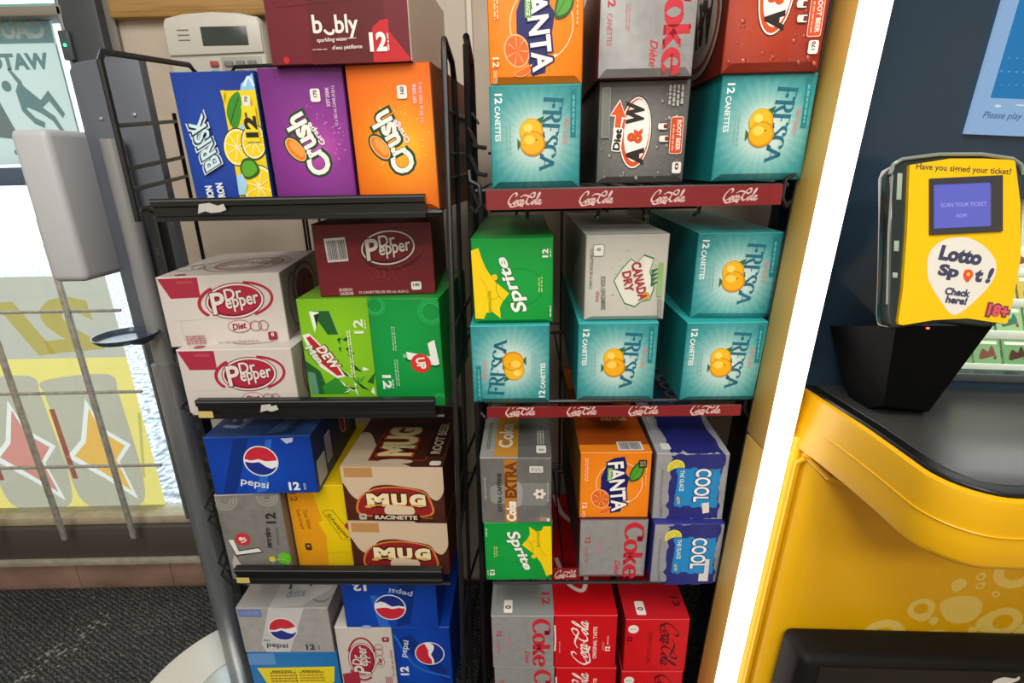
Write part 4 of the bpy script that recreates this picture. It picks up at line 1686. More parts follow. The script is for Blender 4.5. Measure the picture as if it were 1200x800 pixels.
def art_mug(A):
    Q = 'picture'
    A.blob([(-.02, -.02), (.5, -.05), (1.02, -.02), (1.02, .22), (.985, .48), (.93, .60), (.87, .56), (.80, .42), (.62, .36), (.45, .32), (.30, .36), (.22, .50), (.15, .60), (.08, .52), (.03, .36), (-.02, .2)], '#cdb79c', Q, 5)
    A.rect(.03, .015, .31, .19, '#b98a52', Q)
    for u in (.15, .865):
        A.ell(u, .74, .28, .75, '#c9b59c', 0, Q, 14)
    P = 'logo'
    A.blob([(.24, .44), (.40, .36), (.60, .36), (.80, .44), (.87, .62), (.86, .88), (.50, .92), (.14, .88), (.13, .62)], '#d27a3a', P, 4)
    A.blob([(.25, .46), (.40, .385), (.60, .385), (.79, .46), (.85, .63), (.84, .86), (.50, .895), (.16, .86), (.15, .63)], '#8f2120', P, 4)
    x = .22
    for ch, w_ in (('M', .235), ('U', .165), ('G', .175)):
        for c, bo, dh in (('#3a1712', .16, .9), ('#ecdcae', .085, .35)):
            A.text(ch, x + w_ / 2, .60, w_ * 19.8 - .45 + dh * .6, 2.6 + dh, 0, c, bo, part=P)
        A.poly([(x + .02, .68), (x + w_ - .03, .68), (x + w_ - .03, .705), (x + .02, .705)], '#d49a2a', P)
        x += w_ + .012
    for u in (.235, .435, .475, .60):
        A.rrect(u, .72, 1.2, .5, .1, '#dcae48', 0, P)
    A.blob([(.40, .74), (.46, .68), (.58, .70), (.68, .72), (.69, .84), (.60, .86), (.46, .86), (.40, .84)], '#d9c3a6', Q, 4)
    A.rect(.27, .86, .74, .97, '#2c1510', 'lettering')
    A.text('RACINETTE', .505, .915, 8.4, .95, 0, '#d8c7ad', .04)
    A.rrect(.17, .905, 1.5, 1.4, .3, '#b9ada0', 0, 'calorie_badge')
    A.text('160', .17, .90, .8, .5, 0, '#4a3a32', .03, part='calorie_badge')
    A.smallprint(.82, .92, 2.0, .5, 0, '#a5622c', 2)


def top_mug(A):
    A.blob([(-.02, .55), (.10, .50), (.30, .80), (.34, .92), (.45, .96), (.6, .96), (.66, 1.02), (-.02, 1.02)], '#c2ab91', 'top_print')
    A.rect(.24, .28, .82, .92, '#7d2a1c', 'top_print')
    A.rect(.26, .30, .80, .90, '#3f1c13', 'top_print')
    A.text('MUG', .48, .62, 13, 8, 90, '#a63a20', .12, part='top_print')
    A.text('MUG', .48, .62, 12, 7, 90, '#d8c890', .06, part='top_print')
    A.rect(.80, .30, .97, .85, '#26120d', 'top_print')
    A.text('ROOT BEER', .885, .57, 13, 2, 90, '#b8a68c', .03, part='top_print')
    A.ell(.52, .93, 3.4, .9, '#cbb79d', 0, 'top_print')
    A.rrect(.92, .95, 2.2, 1.6, .5, '#d8d2c8', 0, 'top_print')


M_DPEPSI = noise_mat('light_silver_card', [(0.3, '#a3a19f'), (0.7, '#b1afac')], 50, 0.36, 2, metal=0.15)


def art_dpepsi(A):
    A.poly([(.36, 0), (.74, 0), (.62, .50), (.50, .99), (.24, .99), (.20, .80)], '#c4c3c2', 'picture')
    A.rect(.02, .03, .27, .20, '#6a7eb4', 'lettering')
    A.smallprint(.145, .11, 4, .9, 0, '#8c9cc8', 2)
    A.line([(.80, .02), (.82, .18), (.86, .36), (.90, .55), (.84, .60), (.20, .62)], .05, '#8a8885', 'end_flap', False)
    globe(A, .47, .47, 2.9, 0)
    A.text('diet', .27, .71, 1.4, .7, 0, '#55607f', .0)
    pepsi_letters(A, .375, .84, 4.6, 1.7, -6, '#31406f')
    A.text('12', .74, .87, 2.0, 1.6, 0, '#3a4056', .04)
    A.smallprint(.835, .88, 1.2, .4, 90, '#5b6278', 2)


def top_dpepsi(A):
    A.ring(.62, .3, 6.0, 18, .5, '#7d7c7a', 20, 'top_print')
    A.poly([(.36, 1), (.34, .3), (.9, .3), (.95, .8), (.7, .98)], '#b4b3b1', 'top_print')
    A.text('diet', .55, .50, 3.5, 4, 10, '#4d5a80', .0, part='top_print')
    A.text('pepsi', .66, .66, 9, 6, 12, '#3a476f', .02, part='top_print')
    A.text('diète', .58, .84, 4, 2.5, 10, '#6a7490', .0, part='top_print')


M_BLUE = radial_print('bright_blue_card', [(0.0, '#1f78be'), (0.6, '#1b70b4'), (0.95, '#155f9f')], .5, .5)


def art_bluebox(A):
    A.rect(.0, .02, .30, .28, '#5c8fcb', 'lettering')
    A.poly([(.08, .36), (.95, .34), (.92, .70), (.86, .78), (.22, .82), (.15, .72)], '#e6d31e', 'lettering')
    A.smallprint(.36, .58, 6.0, 3.2, 0, '#a3761c', 4)
    A.smallprint(.68, .57, 5.6, 3.2, 0, '#b08a1a', 4)
    A.line([(.50, .42), (.50, .76)], .08, '#6a5a18', 'lettering', False)
    A.text('MOINS DE SUCRE', .35, .44, 4.4, .6, 0, '#5a4a14', .03)
    A.text('BONUS PACK', .68, .44, 4.0, .6, 0, '#5a4a14', .03)


def art_dietdp_v(A):
    dp_logo(A, .42, .46, 1.12, 80, '#a82438', '#7a1830', '#ddd5cf')
    A.ell(.73, .48, 1.05, 1.8, '#a85560', 0, 'picture')
    A.ell(.73, .48, .95, 1.65, '#cfc8c2', 0, 'picture')
    A.text('Diet', .73, .48, 2.0, 1.1, 85, '#8c2034', .04, .2)
    for v, r in ((.34, 1.0), (.27, .85)):
        A.ring(.74, v, .9, r, .13, '#a85560', 0, 'picture')
    A.rrect(.88, .16, 1.5, 1.3, .3, '#8c2438', 0, 'calorie_badge')
    A.text('0', .88, .155, .6, .6, 90, '#e0cfca', .04, part='calorie_badge')
    A.text('12 x 355 mL CANS', .95, .5, 7.5, .45, 90, '#a46a72', .02)
    A.poly([(.03, .66), (.33, .62), (.33, 1), (.03, 1)], '#a32a3f', 'picture')
    A.smallprint(.86, .78, 3.2, 1.7, 90, '#b06a74', 4)


def carton_at(key, dim, art, label, **kw):
    p, yaw = POSE[key]
    return carton(dim, art, label, (p[0], p[1], p[2] + H), yaw, **kw)
# ------------------------------------------------------------------ racks
M_BLK = mat('black_powder_coat', '#17181a', .38, .2, .5)
M_BLK2 = mat('black_lip_plastic', '#141415', .3, 0, .5)
M_STEEL = mat('steel_hanger', '#b9bcbf', .25, .9)
rack_l = thing('display_rack', 'black wire display rack with plain black shelf lips on the left', 'rack', (-.31, .80, 0), (0, 0, math.radians(-2.0)))
rack_r = thing('display_rack', 'black wire display rack with red shelf lips on the right', 'rack', (.155, .745, 0), (0, 0, math.radians(-1.4)))


def side_frame(root, x, top, yf, yb, sgn, wires):
    b = MB()
    b.tube([(x, yf, .02), (x, yf, top - .012), (x, yf + .012, top), (x, yf + .10, top - .005), (x, yf + .115, top - .02), (x, yf + .12, top - .10)], .0045, M_BLK, 8)
    b.tube([(x + sgn * .004, yf + .12, .02), (x + sgn * .004, yf + .12, top - .06)], .0040, M_BLK, 8)
    b.build('front_upright', root)
    b = MB().box((x - .013, yb - .012, .0), (x + .013, yb + .012, top - .10), M_BLK, .002)
    z = .08
    while z < top - .14:
        b.box((x - .004, yb - .0135, z), (x + .004, yb - .0115, z + .016), mat('slot_dark', '#050505', .6))
        z += .05
    b.build('rear_post', root)
    for z in wires:
        MB().tube([(x, yf + .002, z), (x, yf + .05, z + .002), (x, yb, z + .012)], .003, M_BLK, 6).build('side_wire', root)


def shelf(root, x0, x1, z, yf, yb, hooks=True):
    s = MB()
    s.tube([(x0 - .006, yf + .012, z - .004), (x1 + .006, yf + .012, z - .004)], .0035, M_BLK, 6)
    s.tube([(x0 - .006, yb, z - .004), (x1 + .006, yb, z - .004)], .0035, M_BLK, 6)
    n = 13
    for i in range(n + 1):
        x = x0 + (x1 - x0) * i / n
        s.tube([(x, yf + .012, z - .002), (x, yb, z - .002)], .002, M_BLK, 5)
    s.build('shelf_wire', root)
    for sx, x in ((-1, x0), (1, x1)) if hooks else ():
        MB().tube([(x + sx * .014, yf + .016, z + .024), (x + sx * .012, yf + .012, z + .010), (x, yf + .008, z + .004), (x - sx * .002, yf + .006, z - .020), (x + sx * .006, yf + .008, z - .032), (x + sx * .014, yf + .016, z - .026)], .003, M_BLK, 6).build('shelf_hook', root)


LX0, LX1 = -.220, .212
for k, z in enumerate((1.193, .8437, .4675, .1243)):
    shelf(rack_l, LX0 + (.002, -.018, -.026, -.02)[k], LX1 - (.008, .03, .042, .03)[k], z, (.0, .028, .04, .04)[k], .33, False)
# black front lips, a channel with two grooves
for k, (z, x0, x1, ly) in enumerate(((1.1835, -.222, .187, .006), (.8470, -.240, .175, .030), (.4790, -.248, .163, .042))):
    h = .033
    b = MB()
    b.prism([(0, 0), (.012, 0), (.012, .006), (.008, .008), (.008, .020), (.012, .022), (.012, h), (.0, h)], x1 - x0, M_BLK2,
            to3=lambda v: Vector((x0 + v.y, ly + .004 - v.x, z + v.z)))
    lip = b.build('front_lip', rack_l)
    e = MB().box((x0, ly - .0095, z + h - .004), (x1, ly - .0075, z + h - .002), mat('lip_highlight', '#55565a', .25), 0)  # lighter grey strip painted as the highlight along the lip
    e.build('lip_glint', lip)
    if k in (1, 2):
        MB().box((x0 + .002, ly - .0095, z + .001), (x0 + .028, ly - .0083, z + .013), mat('yellow_tag', '#c9b46e', .5), 0).build('price_tag', lip)
    lbl = {0: [(.07, .114)], 1: [(.112, .145)]}.get(k, [])
    for u0, u1 in lbl:
        pts = [(u0, .008), (u0 + .012, .012), (u0 + .02, .009), (u1 - .01, .010), (u1, .014), (u1 - .003, .024), (u1 - .012, .021), (u0 + .02, .026), (u0 + .004, .024)]
        P3 = [Vector((p[0], p[1], 0)) for p in pts]
        link_mesh('torn_label', [(x0 + p[0], ly - .0090, z + p[1] * .85 + .004) for p in pts], [list(t) for t in tessellate_polygon([P3])], mat('torn_paper', '#b9b7b2', .8), None, lip)
LI = (Matrix.Translation((-.31, .80, 0)) @ Matrix.Rotation(math.radians(-2.0), 4, 'Z')).inverted()


def wl(*p):
    return LI @ Vector(p)


# left side panel: wire loop at the top, slotted post further down
MB().tube([wl(-.551, .80, 1.185), wl(-.551, .80, 1.400), wl(-.553, .812, 1.412), wl(-.556, 1.03, 1.432), wl(-.556, 1.045, 1.424), wl(-.557, 1.05, 1.20)], .0045, M_BLK, 8).build('front_upright', rack_l)
for za, zb in ((1.317, 1.346), (1.259, 1.282), (1.230, 1.247)):
    MB().tube([wl(-.549, .80, za), wl(-.628, 1.08, zb)], .0034, M_BLK, 6).build('side_wire', rack_l)
MB().tube([wl(-.629, 1.08, .02), wl(-.629, 1.08, 1.36)], .004, M_BLK, 6).build('rear_wire', rack_l)
MB().tube([wl(-.515, 1.08, 1.20), wl(-.512, 1.08, 1.42), wl(-.50, 1.08, 1.436), wl(-.30, 1.08, 1.44), wl(-.285, 1.08, 1.42), wl(-.285, 1.08, 1.2)], .0035, M_BLK, 8).build('back_wire', rack_l)
b = MB()
c_ = wl(-.622, .95, 0)
b.box((c_.x - .0095, c_.y - .014, 0), (c_.x + .0095, c_.y + .014, 1.20), M_BLK, .003)
z = .05
while z < 1.15:
    b.box((c_.x - .004, c_.y - .0152, z), (c_.x + .004, c_.y - .0138, z + .014), mat('slot_grey', '#232527', .5))
    z += .038
b.build('slotted_post', rack_l)
for z in (1.19, .84, .63, .60, .50, .47, .12):
    MB().tube([wl(-.616, .935, z), wl(-.606, .90, z + .010), wl(-.596, .862, z + .012), wl(-.568, .842, z + .008)], .0026, M_BLK, 6).build('shelf_hook', rack_l)
# right side panel
MB().tube([wl(-.118, .80, .02), wl(-.084, .80, 1.400), wl(-.084, .81, 1.418), wl(-.083, .90, 1.405), wl(-.083, .918, 1.385), wl(-.0835, .92, 1.30)], .0045, M_BLK, 8).build('front_upright', rack_l)
MB().tube([wl(-.112, .92, .02), wl(-.083, .92, 1.36)], .0040, M_BLK, 8).build('front_upright', rack_l)
c_ = wl(-.066, 1.165, 0)
MB().box((c_.x - .014, c_.y - .014, 0), (c_.x + .014, c_.y + .014, 1.20), M_BLK, .003).build('rear_post', rack_l)
for z in (1.33, 1.27, 1.235, 1.0, .93, .70, .62, .40, .30):
    f_ = z / 1.4
    MB().tube([wl(-.118 + .034 * f_, .80, z), wl(-.112 + .029 * f_, .92, z + .004), wl(-.066, 1.15, z + .008)], .003, M_BLK, 6).build('side_wire', rack_l)
for x, z0, z1 in ((-.150, .10, 1.30), (-.143, .10, 1.30), (-.115, .10, 1.30), (-.02, .10, 1.36), (-.012, .1, 1.36), (.11, .10, 1.30)):
    MB().tube([(x, .362, z0), (x, .362, z1)], .003, M_BLK, 6).build('back_wire', rack_l)
for z in (1.36, 1.20, .90, .52, .16):
    MB().tube([(LX0, .362, z), (LX1, .362, z)], .003, M_BLK, 6).build('back_wire', rack_l)
for x in (LX0, LX1):
    MB().box((x - .015, -.01, .0), (x + .015, .37, .02), M_BLK, .003).build('foot', rack_l)

RX0, RX1 = -.208, .245
for z in (1.2235, .888, .518, .156):
    shelf(rack_r, RX0 + .012, RX1 - .022, z, .0 if z > 1 else .03, .42, z > .8)
M_LIPR = mat('coke_red_lip', '#7c171d', .36, 0, .5, coat=.3)
for z, xa, xb, h, ly, n_ in ((1.1955, -.186, .212, .026, 0, 4), (.8790, -.196, .196, .0175, .004, 4), (.5230, -.0875, -.0425, .024, .05, 1)):
    b = MB()
    b.prism([(0, 0), (.003, 0), (.003, h), (.0, h)], xb - xa, M_LIPR, to3=lambda v: Vector((xa + v.y, ly - .008 - v.x, z + v.z)))
    A = Art((xb - xa) * 100, h * 100, lambda x, zz, k: (xa + x, ly - .011 - k, z + zz))
    for i in range(n_):
        A.nib(SCRIPT, .135 + .243 * i if n_ > 1 else .5, .50 if h > .02 else .36, 4.8 if n_ > 1 else 4.1, 1.9, 0, '#d8b9b4', .15, .45, 40, .25, 'lettering', SBOX)
    A.build(rack_r, b)
    b.build('front_lip', rack_r)
RI = (Matrix.Translation((.155, .745, 0)) @ Matrix.Rotation(math.radians(-1.4), 4, 'Z')).inverted()


def wr(*p):
    return RI @ Vector(p)


MB().tube([wr(-.078, .88, .02), wr(-.0590, .88, 1.425), wr(-.0590, .888, 1.437), wr(-.0590, .985, 1.42), wr(-.0590, .998, 1.40), wr(-.0595, 1.0, 1.25)], .0052, M_BLK, 8).build('front_upright', rack_r)
MB().tube([wr(-.075, 1.0, .02), wr(-.0595, 1.0, 1.37)], .0045, M_BLK, 8).build('front_upright', rack_r)
c_ = wr(-.06, 1.18, 0)
MB().box((c_.x - .013, c_.y - .013, 0), (c_.x + .013, c_.y + .013, 1.20), M_BLK, .003).build('rear_post', rack_r)
for z in (1.33, 1.285, 1.0, .93, .70, .62, .40, .30):
    MB().tube([wr(-.072 + .013 * z, .88, z), wr(-.06, 1.17, z + .008)], .003, M_BLK, 6).build('side_wire', rack_r)
for z in (1.30, 1.265, 1.222):
    MB().tube([wr(-.058, .876, z), wr(-.056, .80, z + .003), wr(-.05, .78, z - .004), wr(-.042, .765, z - .022), wr(-.03, .757, z - .024)], .003, M_BLK, 6).build('shelf_hook', rack_r)
c_ = wr(.452, .89, 0)
MB().box((c_.x - .014, c_.y - .014, .93), (c_.x + .014, c_.y + .014, 1.30), mat('blue_black_post', '#26323f', .35, .3), .003).build('rear_post', rack_r)
for x in (-.15, -.05, .05, .13):
    MB().tube([(x, .442, .10), (x, .442, 1.30)], .003, M_BLK, 6).build('back_wire', rack_r)
for x in (-.13, -.03, .04, .11):
    MB().tube([(x, .0, 1.212), (x, .012, 1.185), (x, .03, 1.180)], .0028, M_BLK, 6).build('lip_hanger', rack_r)
for z in (1.28, 1.16, .90, .52, .16):
    MB().tube([(RX0, .442, z), (RX1, .442, z)], .003, M_BLK, 6).build('back_wire', rack_r)
for x in (RX0, RX1 - .02):
    MB().box((x - .015, -.01, .0), (x + .015, .45, .02), M_BLK, .003).build('foot', rack_r)
POSE = {
    'fresca_a': ((0.0378, 0.7666, -0.0281), -1.48),
    'fanta_a': ((0.0389, 0.7663, 0.1042), -1.4),
    'dietaw': ((0.1862, 0.7774, -0.0243), -2.26),
    'dietcoke_a': ((0.1805, 0.7544, 0.1079), -2.08),
    'fresca_b': ((0.3413, 0.7495, -0.0234), -0.97),
    'aw': ((0.3361, 0.7376, 0.1088), -1.28),
    'sprite_a': ((0.0031, 0.786, -0.2313), -1.26),
    'fresca_c': ((-0.0029, 0.7768, -0.363), -0.94),
    'canada': ((0.174, 0.7807, -0.2286), -1.67),
    'fresca_d': ((0.1645, 0.7735, -0.3613), -2.13),
    'fresca_e': ((0.3409, 0.7817, -0.2294), -4.14),
    'fresca_f': ((0.3293, 0.765, -0.3616), -1.29),
    'cokeextra': ((0.0019, 0.7867, -0.6009), -1.89),
    'sprite_b': ((0.004, 0.7878, -0.7326), -0.55),
    'fanta_b': ((0.1754, 0.7951, -0.5998), -1.49),
    'dietcoke_b': ((0.1765, 0.7892, -0.7319), -1.17),
    'cool_a': ((0.3043, 0.7851, -0.5993), -3.02),
    'cool_b': ((0.3056, 0.7719, -0.7316), -1.63),
    'dietcoke_c': ((0.0091, 0.8, -0.9582), -1.54),
    'coke_a': ((0.1323, 0.7981, -0.9581), -1.6),
    'zero_a': ((0.2683, 0.7853, -0.9582), -1.35),
    'brisk': ((-0.4269, 0.8458, -0.0572), -0.8),
    'crushp': ((-0.2935, 0.8287, -0.057), -2.56),
    'crusho': ((-0.166, 0.8152, -0.057), -6.9),
    'bubly': ((-0.2271, 0.8096, 0.141), -4.27),
    'ddp_a': ((-0.4935, 0.8784, -0.285), 6.79),
    'ddp_b': ((-0.4743, 0.846, -0.4064), -1.0),
    'drp': ((-0.2294, 0.8904, -0.2051), 2.44),
    'dew': ((-0.3063, 0.8749, -0.4039), -0.62),
    'sevenup': ((-0.1833, 0.8647, -0.4037), -4.95),
    'pepsi_a': ((-0.4756, 0.8678, -0.5843), 0.24),
    'upzero': ((-0.5158, 0.868, -0.7823), 3.11),
    'schw': ((-0.39139999999999997, 0.894, -0.7825), -2.82),
    'mug_a': ((-0.2359, 0.8762, -0.6594), -2.96),
    'mug_b': ((-0.234, 0.8717, -0.7824), -3.31),
    'dpepsi': ((-0.5003, 0.8818, -0.9981), -1.31),
    'bluebox': ((-0.497, 0.8814, -1.1211), -0.69),
    'pepsi_b': ((-0.2678, 0.8747, -0.9277), -1.82),
    'ddp_c': ((-0.3329, 0.877, -1.1257), -1.57),
    'pepsi_c': ((-0.2084, 0.8744, -1.1257), -1.18),
}


# right-hand rack, top shelf
G_TEAL = 'teal grapefruit soda cartons'
G_GREY = 'silver diet cola cartons'
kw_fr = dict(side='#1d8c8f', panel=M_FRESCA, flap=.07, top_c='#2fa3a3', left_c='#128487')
carton_at('fanta_a', FR, art_fanta, 'orange carton with slanted white lettering, high above the top red shelf lip', side='#c9690d', panel=M_ORANGE, flap=.07, group='orange soda cartons')
carton_at('dietcoke_a', FR, art_dietcoke, 'silver carton with red sideways lettering stacked on the dark grey bubble-print carton', side='#4d1a1f', panel=M_SILVER, flap=.08, group=G_GREY)
carton_at('aw', FR, art_aw_red, 'rust red root beer carton with water-drop print at the top right of the racks', side='#7a2113', panel=M_AWR, flap=.08, left=side_aw, left_c='#6b1d12')
carton_at('fresca_a', FR, art_fresca, 'teal carton with yellow fruit under the orange carton on the top red-lipped shelf', group=G_TEAL, **kw_fr)
carton_at('dietaw', FR, art_aw_diet, 'dark grey carton with water-drop print and orange arrow, between two teal cartons', side='#3c3a38', panel=M_AWD, flap=.07, left_c='#34312f')
carton_at('fresca_b', FR, art_fresca, 'teal carton with yellow fruit under the rust red carton on the top red-lipped shelf', group=G_TEAL, **kw_fr)
# second shelf
carton_at('sprite_a', FR, art_sprite, 'green lemon-lime carton standing on a teal carton, below the top red shelf lip', side='#0b7a30', panel=M_GREEN, flap=.05, top_c='#0f8a38', group='green lemon-lime cartons')
carton_at('canada', FR, art_canada, 'off-white ginger ale carton with a shield emblem and red lettering', side='#9a988f', panel=M_OFFWHITE, flap=.06, top_c='#b5b3aa', left_c='#a19f96')
carton_at('fresca_e', FR, art_fresca, 'teal carton with yellow fruit right of the off-white carton, upper of its stack', group=G_TEAL, **kw_fr)
carton_at('fresca_c', FR, art_fresca, 'teal carton whose lettering reads upward, under the green carton of the second shelf', flip=True, group=G_TEAL, **kw_fr)
carton_at('fresca_d', FR, art_fresca, 'teal carton with yellow fruit directly under the off-white shield carton', group=G_TEAL, **kw_fr)
carton_at('fresca_f', FR, art_fresca, 'teal carton with yellow fruit at the second shelf right end, under its twin', group=G_TEAL, **kw_fr)
# third shelf
carton_at('cokeextra', FR, art_extra, 'graphite grey cola carton with an orange-brown band, on top of a green carton', side='#5b5a57', panel=M_GRAPH, top=top_extra, top_c='#8f8e8a', flap=None)
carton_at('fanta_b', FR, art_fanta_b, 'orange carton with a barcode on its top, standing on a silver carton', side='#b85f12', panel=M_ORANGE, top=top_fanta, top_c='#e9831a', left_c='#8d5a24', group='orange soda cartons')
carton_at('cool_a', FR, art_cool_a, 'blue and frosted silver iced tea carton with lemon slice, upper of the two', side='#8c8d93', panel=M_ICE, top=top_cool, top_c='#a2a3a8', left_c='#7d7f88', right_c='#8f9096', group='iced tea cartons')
carton_at('sprite_b', FR, art_sprite_flip, 'green lemon-lime carton with lettering sloping downward, under the graphite grey carton', side='#0b7a30', panel=M_GREEN, flap=.05, flip=True, top_c='#0f8a38', group='green lemon-lime cartons')
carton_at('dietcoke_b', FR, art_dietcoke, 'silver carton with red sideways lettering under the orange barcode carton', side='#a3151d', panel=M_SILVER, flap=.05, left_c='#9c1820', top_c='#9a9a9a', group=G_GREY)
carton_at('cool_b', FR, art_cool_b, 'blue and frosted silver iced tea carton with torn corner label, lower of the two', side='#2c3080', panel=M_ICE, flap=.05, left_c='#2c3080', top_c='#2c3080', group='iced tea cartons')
# bottom shelf, two layers
carton_at('dietcoke_c', FR, art_dietcoke_low, 'silver carton with red sideways lettering on the lowest shelf beside the red cartons, upper layer', side='#7d2026', panel=M_SILVER, top=top_dietcoke, top_c='#858886', group=G_GREY)
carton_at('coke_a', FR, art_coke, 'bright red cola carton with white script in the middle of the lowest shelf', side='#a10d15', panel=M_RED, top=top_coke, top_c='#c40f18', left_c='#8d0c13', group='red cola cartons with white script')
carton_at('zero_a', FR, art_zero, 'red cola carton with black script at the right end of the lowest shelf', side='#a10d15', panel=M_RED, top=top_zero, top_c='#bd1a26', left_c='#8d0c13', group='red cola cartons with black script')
for key, art, lab, pan, g in (('dietcoke_c', art_dietcoke_low, 'silver carton cut off by the bottom of the photo, under another silver carton', M_SILVER, G_GREY),
                              ('coke_a', art_coke, 'red white-script carton cut off by the bottom of the photo, under its twin', M_RED, 'red cola cartons with white script'),
                              ('zero_a', art_zero, 'red black-script carton cut off by the bottom of the photo, under its twin', M_RED, 'red cola cartons with black script')):
    p, yaw = POSE[key]
    d = {'dietcoke_c': (.002, .001), 'coke_a': (.003, -.002), 'zero_a': (-.002, .0)}[key]
    top_ = {'dietcoke_c': top_dietcoke, 'coke_a': top_coke, 'zero_a': top_zero}[key]
    carton(FR, art, lab, (p[0] + d[0], p[1] + d[1], p[2] + H - .1325), yaw, g, top=top_)

# left-hand rack
carton_at('bubly', LY, art_bubly, 'maroon sparkling water carton lying across the purple and orange cartons', side='#5a1722', panel=M_BUBLY, right_c='#c9bfae')
carton_at('brisk', ST, art_brisk, 'blue iced tea carton with lemon slices at the left end of the top shelf', side='#173a8c', panel=M_BRISK, flap=.04)
carton_at('crushp', ST, art_crush_grape, 'purple grape soda carton standing between the blue and orange cartons', side='#6a2674', panel=M_GRAPE, flap=.04)
carton_at('crusho', ST, art_crush_orange, 'bright orange soda carton at the right end of the black rack top shelf', side='#a85a2a', panel=M_ORNG, flap=.04, right_c='#8a5136')
G_WH = 'white diet cherry-cola cartons'
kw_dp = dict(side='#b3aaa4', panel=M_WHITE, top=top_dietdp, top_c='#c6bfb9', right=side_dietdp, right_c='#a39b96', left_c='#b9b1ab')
carton_at('ddp_a', LY, art_dietdp, 'white and crimson diet soda carton, upper of the stack of two by the pole', group=G_WH, **kw_dp)
carton_at('ddp_b', LY, art_dietdp, 'white and crimson diet soda carton, lower of the stack of two by the pole', group=G_WH, **kw_dp)
carton_at('drp', LY, art_drpepper, 'dark maroon carton with white barcode lying across the two green cartons', side='#4f1118', panel=radial_print('maroon_dp', [(0, '#78202a'), (.6, '#701b25'), (.95, '#66171f')], .6, .4))
carton_at('dew', ST, art_dew, 'lime green citrus soda carton with dark jagged shapes, left of the plain green carton', side='#69a31a', panel=M_DEW, top_c='#6da81f')
carton_at('sevenup', ST, art_7up, 'green carton with a big white seven and red dot, right of the lime green carton', side='#0b7a34', panel=M_7UP, right_c='#1f8f36', top_c='#1f9a3c')
carton_at('pepsi_a', LY, art_pepsi, 'blue cola carton with tricolour globe lying on the grey carton of the third shelf', side='#0a3692', panel=M_PEPSI, top=top_pepsi, top_c='#2b4a86', right=side_pepsi, right_c='#10295f', group='blue cola cartons')
carton_at('upzero', ST, art_7zero, 'grey lemon-lime carton with a white seven and green spot, under the blue carton', side='#77746f', panel=M_7Z, top_c='#97948e')
carton_at('schw', ST, art_schw, 'yellow and orange tonic water carton between the grey and brown cartons', side='#b9950c', panel=M_YEL, top_c='#d6b50c', left_c='#9a6a14')
G_MUG = 'brown root beer cartons'
kw_mug = dict(side='#43201a', panel=M_MUG, top=top_mug, top_c='#43201a')
carton_at('mug_a', LY, art_mug, 'brown and cream root beer carton, upper of the two on the third shelf', group=G_MUG, **kw_mug)
carton_at('mug_b', LY, art_mug, 'brown and cream root beer carton, lower of the two behind the shelf lip', group=G_MUG, **kw_mug)
carton_at('dpepsi', LY, art_dpepsi, 'silver grey diet cola carton with tricolour globe at the left of the lowest shelf', side='#94918e', panel=M_DPEPSI, top=top_dpepsi, top_c='#a09d9a', right_c='#77736f')
carton_at('bluebox', LY, art_bluebox, 'bright blue carton with a yellow banner under the silver grey carton', side='#17599b', panel=M_BLUE)
carton_at('pepsi_b', LY, art_pepsi_inv, 'blue cola carton lying upside down across the white and blue cartons', side='#0a3692', panel=M_PEPSI, right_c='#0e3f9c', group='blue cola cartons')
carton_at('ddp_c', ST, art_dietdp_v, 'white diet soda carton standing on end on the lowest shelf', side='#b3aaa4', panel=M_WHITE, top_c='#c6bfb9', left_c='#aba39d', group=G_WH)
carton_at('pepsi_c', ST, art_pepsi_turned, 'blue cola carton standing on end at the right of the lowest shelf', side='#0a3692', panel=M_PEPSI, group='blue cola cartons')
# ------------------------------------------------------------------ lottery kiosk at the right
KX, KLEAN = .328, math.radians(3.3)
M_KY = noise_mat('kiosk_yellow', [(0.3, '#dfa90a'), (0.7, '#e4af10')], 5, .33, 3, spec=.5)
M_KY2 = mat('kiosk_yellow_print', '#e8cb62', .4)
M_PANEL = mat('midnight_glass_panel', '#263847', .16, 0, .5)
M_COUNTER = mat('charcoal_counter', '#3a3938', .30, 0, .5)
M_RUB = mat('black_rubber_edge', '#0e0e0e', .35, 0, .5)
M_LED = mat('white_light_strip', '#ffffff', .4, emit='#fff6f8', es=2.6)
kio = thing('lottery_kiosk', 'yellow and black lottery kiosk with a glowing white light strip along its left edge', 'kiosk', (KX, 0, 0), (0, KLEAN, 0))


def rounded(x0, y0, x1, y1, r, n=8):
    """Outline of a slab whose front left corner is rounded (front = low y)."""
    P = [(x1, y1), (x0, y1)]
    for k in range(n + 1):
        a = math.radians(180 + 90 * k / n)
        P.append((x0 + r + r * math.cos(a), y0 + r + r * math.sin(a)))
    P.append((x1, y0))
    return P


def flatprism(mb, P, z0, z1, m, bev=0.0, seg=3):
    return mb.prism(P, z1 - z0, m, to3=lambda v: Vector((v.x, v.z, z0 + v.y)), bev=bev, seg=seg)


KR = .62                                             # right side of the kiosk
# lower cabinet: rounded corner, rib beside the light strip
P = [(KR, .745), (.043, .745), (.043, .705), (.052, .693)]
for k in range(9):
    a = math.radians(180 + 90 * k / 8)
    P.append((.092 + .036 * math.cos(a), .696 + .036 * math.sin(a)))
P.append((KR, .66))
lc = flatprism(MB(), P, .04, .862, M_KY, .003)
A = Art(52.0, 51.0, lambda x, z, k: (.095 + x, .66 - k, .35 + z))


def drop(A, u, v, r, rot):
    cx, cy = A.xy(u, v)
    P = [(cx, cy)]
    for k in range(28):
        t = 2 * PI * k / 28
        q = r * (1 + .38 * max(0, math.cos(t)) ** 6)
        P.append((cx + q * math.cos(t + rot), cy + q * math.sin(t + rot) * .92))
    A.put(P, [[0, 1 + k, 1 + (k + 1) % 28] for k in range(28)], M_KY2)


